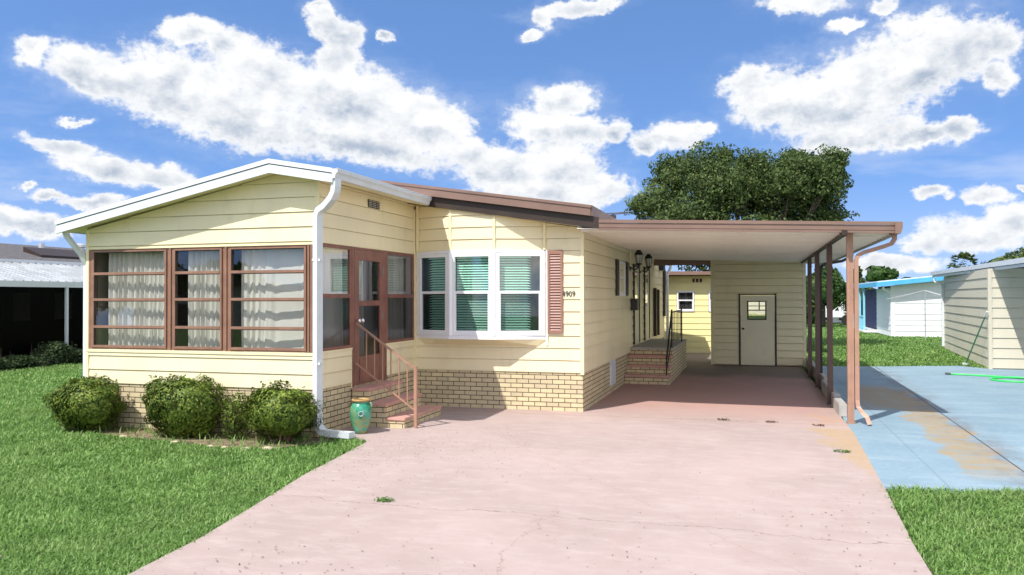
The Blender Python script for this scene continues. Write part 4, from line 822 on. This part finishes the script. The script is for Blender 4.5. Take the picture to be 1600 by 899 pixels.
m=MB(); m.hexa([(-21.7,12.4,3.50),(-20.9,12.4,3.33),(-20.9,14.6,3.33),(-21.7,14.6,3.50),(-21.7,12.4,3.72),(-20.9,12.4,3.42),(-20.9,14.6,3.42),(-21.7,14.6,3.72)]); m.build('skylight','dark_brown',rf2)
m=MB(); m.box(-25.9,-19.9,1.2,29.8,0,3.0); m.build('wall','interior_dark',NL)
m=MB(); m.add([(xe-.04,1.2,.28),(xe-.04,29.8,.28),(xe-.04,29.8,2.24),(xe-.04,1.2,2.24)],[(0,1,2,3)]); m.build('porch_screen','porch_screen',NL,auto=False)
m=MB(); 
for y0,y1 in ((8.7,9.35),(10.4,11.0),(12,12.7)): m.box(-19.89,-19.86,y0,y1,1.2,2.1)
build_each(m,'window','nb_beige',NL)
for y in (3.6,6.7,9.83,12.96,16.1,19.2): m=MB(); m.box(xe-.035,xe+.035,y-.04,y+.04,.17,2.24); m.build('post','white_metal',NL)
m=MB(); m.box(xe-.05,xe+.05,1,30,0,.17); m.build('base_rail','white_metal',NL)
# hedge of low plants in front of it
r=np.random.default_rng(40); n=26000; y=r.uniform(3,16,n); hh=.42+.16*np.sin(y*2.3)+.10*np.sin(y*5.1+1); zz=r.random(n)**.7*hh; xx=-16.55+r.normal(0,.20,n)
hg=thing('hedge','low dark straggly hedge along the foot of the neighbouring screened porch','hedge',(-16.6,9.5,0)); leaves('foliage','hedge_leaf',hg,np.stack([xx,y,zz],1),np.tile([.2,-.2,.8],(n,1)),.045,.4,41)
m=MB(); rr=random.Random(3)
for k in range(140): yy=rr.uniform(3,16); x=-16.55+rr.uniform(-.2,.2); m.tube([(x,yy,0),(x+rr.uniform(-.1,.1),yy+rr.uniform(-.1,.1),rr.uniform(.3,.7))],[.008,.003],4)
m.build('stem','twig',hg)
# ------------------------------------------------------------------ yellow home behind
G=thing('rear_home','pale yellow home seen through the gap behind the carport','mobile home',(-1,20,0))
m=MB(); T=frame((-9,18.2),(1,0)); siding(m,T,[rect(0,13,0,1.40),rect(0,13,2.12,2.62),rect(0,9.22,1.40,2.12),rect(9.82,10.27,1.40,2.12),rect(10.87,13,1.40,2.12)],base=0,course=.2); m.build('wall_siding','nb_yellow',G)
m=MB(); m.box(-9,4,18.25,24,0,2.55); m.build('wall_core','interior_dark',G)
m=MB(); m.hexa([(-9.3,17.75,2.70),(4.3,17.75,2.62),(4.3,24.4,2.70),(-9.3,24.4,2.78),(-9.3,17.75,2.86),(4.3,17.75,2.72),(4.3,24.4,2.80),(-9.3,24.4,2.94)]); m.build('roof','brown_metal',G)
for s in (9.23,10.28): double_hung(T if False else frame((-9,18.2),(1,0)),.58,1.40,2.12,G,blinds=False,fr=.06,gl='glass') if False else double_hung((lambda a,b,c,s=s:frame((-9,18.2),(1,0))(a+s,b,c)),.58,1.41,2.11,G,blinds=False,fr=.05,gl='glass')
m=MB(T=T)
for k in range(3): m.box(9.75+k*.12,9.83+k*.12,.016,.03,2.40,2.52)
m.build('vent','dark_brown',G)
# ------------------------------------------------------------------ right neighbour (beige)
NR=thing('neighbour_shed','beige sided neighbouring home with a pale metal roof at the right edge','mobile home',(9.5,14.5,0))
A=Vector((9.38,22.85)); B=Vector((8.60,13.95)); m=MB(); dAB=(B-A); LAB=dAB.length
siding(m,frame(A,dAB),[rect(0,LAB-.05,.02,2.62)],base=.02,course=.262,lap=.02); siding(m,frame(B,(1,0)),[rect(.07,.80,.02,2.62),rect(.80,5,.02,2.62)],base=.02,course=.262,lap=.02); m.build('wall_siding','nb_beige',NR)
m=MB(); m.box(B.x-.02,B.x+.07,B.y-.035,B.y+.05,0,2.62); m.build('corner_trim','nb_beige',NR)
m=MB(); m.prism([(8.66,14.0),(14,14.0),(14,22.8),(9.42,22.8)],0,2.6); m.build('wall_core','interior_dark',NR)
m=MB(); m.hexa([(8.33,2,2.60),(15,2,2.95),(15,23.4,2.95),(9.15,23.4,2.62),(8.33,2,2.66),(15,2,3.05),(15,23.4,3.05),(9.15,23.4,2.68)]); r2=m.build('roof','metal_roof_white',NR)
m=MB(); m.hexa([(8.28,2,2.55),(8.329,2,2.55),(9.149,23.4,2.60),(9.10,23.4,2.60),(8.28,2,2.62),(8.329,2,2.62),(9.149,23.4,2.67),(9.10,23.4,2.67)]); m.hexa([(8.22,2,2.632),(8.327,2,2.632),(9.147,23.4,2.682),(9.04,23.4,2.682),(8.22,2,2.76),(8.327,2,2.76),(9.147,23.4,2.80),(9.04,23.4,2.80)]); build_each(m,'fascia','white_metal',r2)
m=MB(); m.rtube([(9.06,22.9,2.55),(9.08,22.88,2.45),(9.28,22.7,2.36),(9.30,22.68,2.25),(9.30,22.68,.1)],.08,.08,(0,1,0)); m.build('downspout','white_metal',NR)
m=MB(); m.box(9.42,9.56,13.2,13.34,.0,2.62); m.build('post','white_metal',NR)
# pole leaning against it
m=MB(); m.tube([(8.33,15.2,.03),(8.52,13.93,1.40)],.018,8); pp=m.build('leaning_pole','pole_green',None,label='green pole leaning against the corner of the beige neighbouring home',cat='pole')
m=MB(); m.tube([(8.515,13.96,1.37),(8.535,13.84,1.50)],.022,8); m.build('grip','white_metal',pp)
m=MB(); m.box(8.25,8.41,15.15,15.25,.0,.06); m.build('foot','white_metal',pp)
# hose
m=MB(); pts=[(7.28,11.95,.03),(7.35,11.9,.025),(7.8,11.75,.022),(8.2,11.5,.022),(8.45,11.3,.022),(8.7,11.15,.022),(8.9,10.8,.022),(8.75,10.4,.022),(8.3,10.3,.022),(7.95,10.5,.022),(7.85,10.85,.022),(8.1,11.15,.035),(8.5,11.2,.04),(8.95,11.0,.022),(9.4,10.9,.022),(9.9,11.1,.022)]
P2=[]
for i in range(len(pts)-1):
    p0,p1,p2,p3=[Vector(pts[max(0,min(len(pts)-1,i+k))]) for k in (-1,0,1,2)]
    for t in (0,.25,.5,.75): P2.append(.5*((2*p1)+(-p0+p2)*t+(2*p0-5*p1+4*p2-p3)*t*t+(-p0+3*p1-3*p2+p3)*t**3))
P2.append(Vector(pts[-1])); m.tube(P2,.022,8); hs_=m.build('garden_hose','hose_green',None,smooth=True,label='bright green garden hose coiled on the pale blue driveway',cat='hose')
m=MB(); m.tube([(7.16,11.99,.03),(7.28,11.95,.03)],.026,8); m.build('nozzle','dark_trim',hs_)
# ------------------------------------------------------------------ blue and white home
BH=thing('blue_trimmed_home','white sided home with bright blue roof trim and blue porch posts','mobile home',(10.5,34,0))
m=MB(); siding(m,frame((9.02,32),(1,0)),[[(.12,0),(5,0),(5,2.96),(.12,2.44)]],base=0,course=.262,lap=.02); siding(m,frame((9.0,36.6),(0,-1)),[rect(0,4.5,0,2.3)],base=0,course=.262,lap=.02); m.build('wall_siding','nb_white',BH)
m=MB(); m.box(8.97,9.14,31.965,32.02,0,2.4); m.build('corner_trim','nb_white',BH)
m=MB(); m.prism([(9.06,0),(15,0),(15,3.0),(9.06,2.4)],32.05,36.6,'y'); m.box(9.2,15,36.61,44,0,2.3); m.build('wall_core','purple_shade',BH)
m=MB(); m.hexa([(8.35,31.5,2.56),(15,31.5,3.22),(15,44,3.22),(8.35,44,2.56),(8.35,31.5,2.62),(15,31.5,3.28),(15,44,3.28),(8.35,44,2.62)]); rb=m.build('roof','metal_roof_white',BH)
m=MB(); m.hexa([(8.33,31.44,2.36),(15,31.44,3.02),(15,31.499,3.02),(8.33,31.499,2.36),(8.33,31.44,2.57),(15,31.44,3.23),(15,31.499,3.23),(8.33,31.499,2.57)]); m.build('fascia','blue_trim',rb)
m=MB(); m.box(8.29,8.349,31.5,44,2.36,2.57); m.build('fascia','blue_trim',rb)
m=MB(); m.rtube([(8.6,31.6,2.35),(8.62,31.7,2.25),(8.9,31.9,2.1),(8.95,31.9,2.0)],.1,.1,(0,1,0)); m.build('downspout','white_metal',BH)
for y in (36.9,38.6,40.4,42.2): m=MB(); m.box(8.36,8.46,y-.06,y+.06,0,2.36); m.build('post','blue_pale',BH)
m=MB(); m.box(8.37,8.44,37,42.2,.78,.86); m.box(8.37,8.44,37,42.2,.15,.22)
for k in range(18): m.box(8.38,8.43,37.2+k*.28,37.26+k*.28,.22,.78)
m.build('porch_railing','blue_pale',BH)
m=MB(); m.box(8.3,9.19,36.62,44,.0,.12); m.build('porch_floor','nb_white',BH)
# clothes dryer
CD=thing('clothes_dryer','grey umbrella clothes dryer standing on the lawn before the white sided wall','clothes line',(9.95,29.3,0))
m=MB(); m.tube([(9.95,29.3,0),(9.95,29.3,2.18)],.025,8); m.build('pole','alu',CD)
for e in ((8.35,28.9,1.78),(10.75,28.6,1.85),(11.2,30.0,1.9),(9.0,30.4,1.8)): m=MB(); m.tube([(9.95,29.3,2.15),e],.018,6); m.build('arm','alu',CD)
# far home, van
FH=thing('distant_home','low white distant home with a dark carport seen between the posts','mobile home',(7,55,0))
m=MB(); m.box(2,9.1,54,60,0,2.7); m.build('wall','nb_white',FH)
m=MB(); m.box(1,9.8,51,60.5,2.72,2.95); m.build('roof','metal_roof_white',FH)
m=MB(); m.box(7.3,8.3,53.9,53.99,.2,2.5); m.box(8.8,9.08,53.9,53.99,.2,2.5); build_each(m,'carport_opening','screen_dark',FH)
VN=thing('parked_van','white van parked before the distant home beyond the lawn','van',(8.1,49,0)); y=49
m=MB(); m.prism([(6.2,.45),(9.4,.45),(9.4,1.1),(8.8,1.25),(8.3,1.95),(6.3,2.0),(6.15,1.2)],y,y+1.8,'y'); m.build('body','car_white',VN,bevel=.05)
m=MB(); m.prism([(6.5,1.3),(8.45,1.3),(8.15,1.8),(6.55,1.82)],y-.012,y-.004,'y'); m.build('window','screen_dark',VN)
for x in (6.9,8.8): m=MB(); m.prism([(x+.34*math.cos(a*.524),.34+.34*math.sin(a*.524)) for a in range(12)],y-.02,y+.2,'y'); m.build('wheel','rubber',VN)
# far tree line
r=np.random.default_rng(50); FT=[('low dark tree line closing the far lawns behind the parked van',4,14,70,2.4),]
Cs=[];n=5000; xx=r.uniform(0,8.2,n); zz=r.random(n)*(1.9+.6*np.sin(xx*1.3)); yy=66+r.normal(0,.8,n)
o=leaves('tree_line','far_leaf',None,np.stack([xx,yy,zz],1),np.tile([0,-.5,.6],(n,1)),.22,.55,51,label='low green tree line closing the far lawns',cat='trees',kind='stuff')
# ------------------------------------------------------------------ weeds and litter
def weed(x,y,s,label,seed,n=60,name='weed',mt='dry_leaf'):
    s*=.72
    r=np.random.default_rng(seed); o=thing(name,label,'weed',(x,y,.013)); a=r.uniform(0,6.28,n); d=r.random(n)**.6*s
    C=np.stack([x+d*np.cos(a)*1.5,y+d*np.sin(a),.02+r.random(n)*s*.22],1); leaves('leaves',mt,o,C,np.tile([0,0,1.],(n,1)),.017,.35,seed)
    m=MB()
    for k in range(6): b=r.uniform(0,6.28); m.tube([(x,y,.013),(x+math.cos(b)*s,y+math.sin(b)*s*.7,.02)],[.003,.0015],4)
    m.build('stem','twig',o)
weed(-.61,-2.93,.09,'green weed growing alone in the joint of the pink driveway',61,90,mt='weed_leaf')
weed(2.25,3.0,.10,'flat dried weed in the driveway joint nearest the middle of the carport opening',62,60)
weed(2.95,2.95,.09,'small dried weed in the driveway joint left of the front post',63,45)
weed(3.60,2.80,.08,'dried weed in the driveway joint beside the front post',64,45)
weed(3.72,.75,.10,'weed growing on the yellow stain at the driveway edge',65,70,mt='weed_leaf')
r=np.random.default_rng(70); pts=[]
for (cx,cy,sx,sy,n) in ((-1.2,.2,.7,.7,150),(-1.7,-.8,.45,.7,130),(-.9,-1.2,.9,.8,110),(-.2,-4.9,.8,.4,150),(1.9,-4.1,.5,.3,35),(.8,-2,1.8,1.6,45),(2.6,-2.4,.6,.4,25),(2.6,2.9,1.2,.08,80),(-1.2,-3.2,.4,1.3,70),(3.4,-3.0,.25,.9,60),(3.8,1,.1,1.5,50)):
    pts.append(np.stack([r.normal(cx,sx,n),r.normal(cy,sy,n)],1))
pts=np.vstack(pts); ed=np.interp(pts[:,1],[p[1] for p in DL[:9]],[p[0] for p in DL[:9]]); pts=pts[(pts[:,0]>ed+.05)&(pts[:,0]<3.75)&(pts[:,1]<3.2)]
leaves('leaf_litter','dry_leaf',None,np.hstack([pts,np.full((len(pts),1),.0165)+r.random((len(pts),1))*.004]),np.tile([0,0,6.],(len(pts),1)),.010,.45,71,label='scattered dry bits and leaf crumbs on the pink driveway',cat='leaf litter',kind='stuff')
# ------------------------------------------------------------------ grass
def inpoly(P,poly):
    x,y=P[:,0],P[:,1]; c=np.zeros(len(P),bool); j=len(poly)-1
    for i in range(len(poly)):
        xi,yi=poly[i]; xj,yj=poly[j]; c^=((yi>y)!=(yj>y))&(x<(xj-xi)*(y-yi)/(yj-yi+1e-12)+xi); j=i
    return c
def grass(name,label,poly,holes,dens,seed,hbase=.045,jag=.03,wk=1.):
    r=np.random.default_rng(seed); P_=np.array(poly); lo=P_.min(0); hi=P_.max(0); A=(hi-lo).prod(); cx,cy=CAM.x,CAM.y
    out=[]; tot=int(A*dens)
    while tot>0:
        n=min(tot,2000000); tot-=n; Q=lo+r.random((n,2))*(hi-lo); d=np.hypot(Q[:,0]-cx,Q[:,1]-cy); k=r.random(n)<np.minimum(1,(5.5/d)**2); Q=Q[k]
        ang=np.arctan2(Q[:,0]-cx,Q[:,1]-cy)+yaw; Q=Q[np.abs(ang)<.78]; Q+=r.normal(0,jag,Q.shape)*0; Qj=Q+r.normal(0,jag,Q.shape)
        k=inpoly(Qj,poly)
        for h in holes: k&=~inpoly(Qj,h)
        out.append(Q[k])
    Q=np.vstack(out); n=len(Q); d=np.hypot(Q[:,0]-cx,Q[:,1]-cy); s=np.maximum(1,d/6.0)
    tuft=np.sin(Q[:,0]*3.1+np.sin(Q[:,1]*2.3)*1.7)*np.sin(Q[:,1]*3.7+np.sin(Q[:,0]*1.9)*2)*.5+.5
    H_=hbase*(.55+.9*r.random(n))*(.75+.5*tuft)*np.minimum(1.5,s**.35); w=.0042*s**.8*(.7+.6*r.random(n))*wk
    th=r.uniform(0,2*np.pi,n); lean=r.uniform(.25,1.25,n); lx=np.cos(th)*lean; ly=np.sin(th)*lean; px,py=-np.sin(th),np.cos(th)
    V=np.empty((n,5,3)); z0=-.02
    for i,(t,ww) in enumerate(((0,1),(.55,.85))):
        x=Q[:,0]+lx*H_*t**1.5; y=Q[:,1]+ly*H_*t**1.5; z=z0+H_*t*(1.25-.1*lean)
        V[:,2*i]=np.stack([x-px*w*ww,y-py*w*ww,z],1); V[:,2*i+1]=np.stack([x+px*w*ww,y+py*w*ww,z],1)
    V[:,4]=np.stack([Q[:,0]+lx*H_*1.25,Q[:,1]+ly*H_*1.25,z0+H_*(1.15-.45*(lean-.25))],1)
    b=np.arange(n)[:,None]*5; T3=np.concatenate([b+np.array([0,1,3]),b+np.array([0,3,2]),b+np.array([2,3,4])],0)
    print(name,n); return npmesh(name,'grass_blade',V.reshape(-1,3),T3,None,label=label,cat='grass',kind='stuff')
LB=[(-60,-6.5),(-1.30,-6.5)]+DL[2:]+[(-2.66,.25),(-3.0,.4),(-6.8,.3),(-6.95,17),(-16.5,17),(-17.1,4),(-60,4)]
grass('front_lawn','bright green lawn left of the pink driveway',[(-17,-6.5)]+LB[1:-2]+[(-17,4)],[[(a+.0,b+.0) for a,b in BED],[(-16.9,2),(-16.2,2),(-16.2,17),(-16.9,17)]],9500,80,hbase=.037)
grass('front_lawn','green lawn between the driveways at the lower right corner',[(3.83,-6.5),(3.88,-3.0),(3.94,-1.10),(4.5,-1.0),(5.2,-.88),(7.5,-.55),(10,-.4),(10,-6.5)],[],9500,81,hbase=.046)
grass('back_lawn','bright green lawn beyond the blue driveway',[(4.15,13.9),(5.0,13.85),(6.2,14.12),(7.0,14.45),(8.1,14.8),(8.62,13.95),(9.45,22.9),(9.6,28),(14,28),(14,31.9),(8.95,31.9),(8.3,36),(8.3,60),(2,60),(4.3,26)],[],9500,82,hbase=.042,wk=1.1)
# tufts in the bed and by the walls
grass('bed_grass','sparse grass tufts among the soil and stones of the planting bed',BED,[],650,83,hbase=.09)

# ------------------------------------------------------------------ across the street (seen as reflections in the windows)
AH=thing('street_home','grey gabled home across the street reflected in the sunroom windows','mobile home',(-29,-36,0))
m=MB(); m.prism([(-38,0),(-20,0),(-20,2.4),(-29,4.1),(-38,2.4)],-42,-36,'y'); m.build('wall','nb_beige',AH)
m=MB(); m.hexa([(-38.6,-42.4,2.28),(-29,-42.4,4.12),(-29,-35.4,4.12),(-38.6,-35.4,2.28),(-38.6,-42.4,2.48),(-29,-42.4,4.32),(-29,-35.4,4.32),(-38.6,-35.4,2.48)]); m.hexa([(-28.999,-42.4,4.12),(-19.4,-42.4,2.28),(-19.4,-35.4,2.28),(-28.999,-35.4,4.12),(-28.999,-42.4,4.32),(-19.4,-42.4,2.48),(-19.4,-35.4,2.48),(-28.999,-35.4,4.32)]); m.build('roof','roof_shingle',AH)
m=MB(); m.box(-35,-31,-35.98,-35.9,.4,2.1); m.box(-27,-22,-35.98,-35.9,.0,2.2); build_each(m,'window','screen_dark',AH)
tree('broadleaf_tree','tall tree left of the street home reflected in the sunroom windows',(-47,-44,0),[(-47,-44,5.0,4,3.0),(-51,-44,4.2,3.3,3),(-43,-44,4.3,3.2,2.8),(-47,-44,8.2,3,2.2),(-38,-46,5.5,3,2.0)],12000,.35,'far_leaf',.3,None,31)
tree('broadleaf_tree','wide tree right of the street home reflected in the bay window',(-13,-41,0),[(-13,-41,4.6,3,2.2),(-10.4,-41,4.0,2.5,1.9),(-15,-41,5.8,2,1.6)],8000,.3,'far_leaf',.3,None,32)
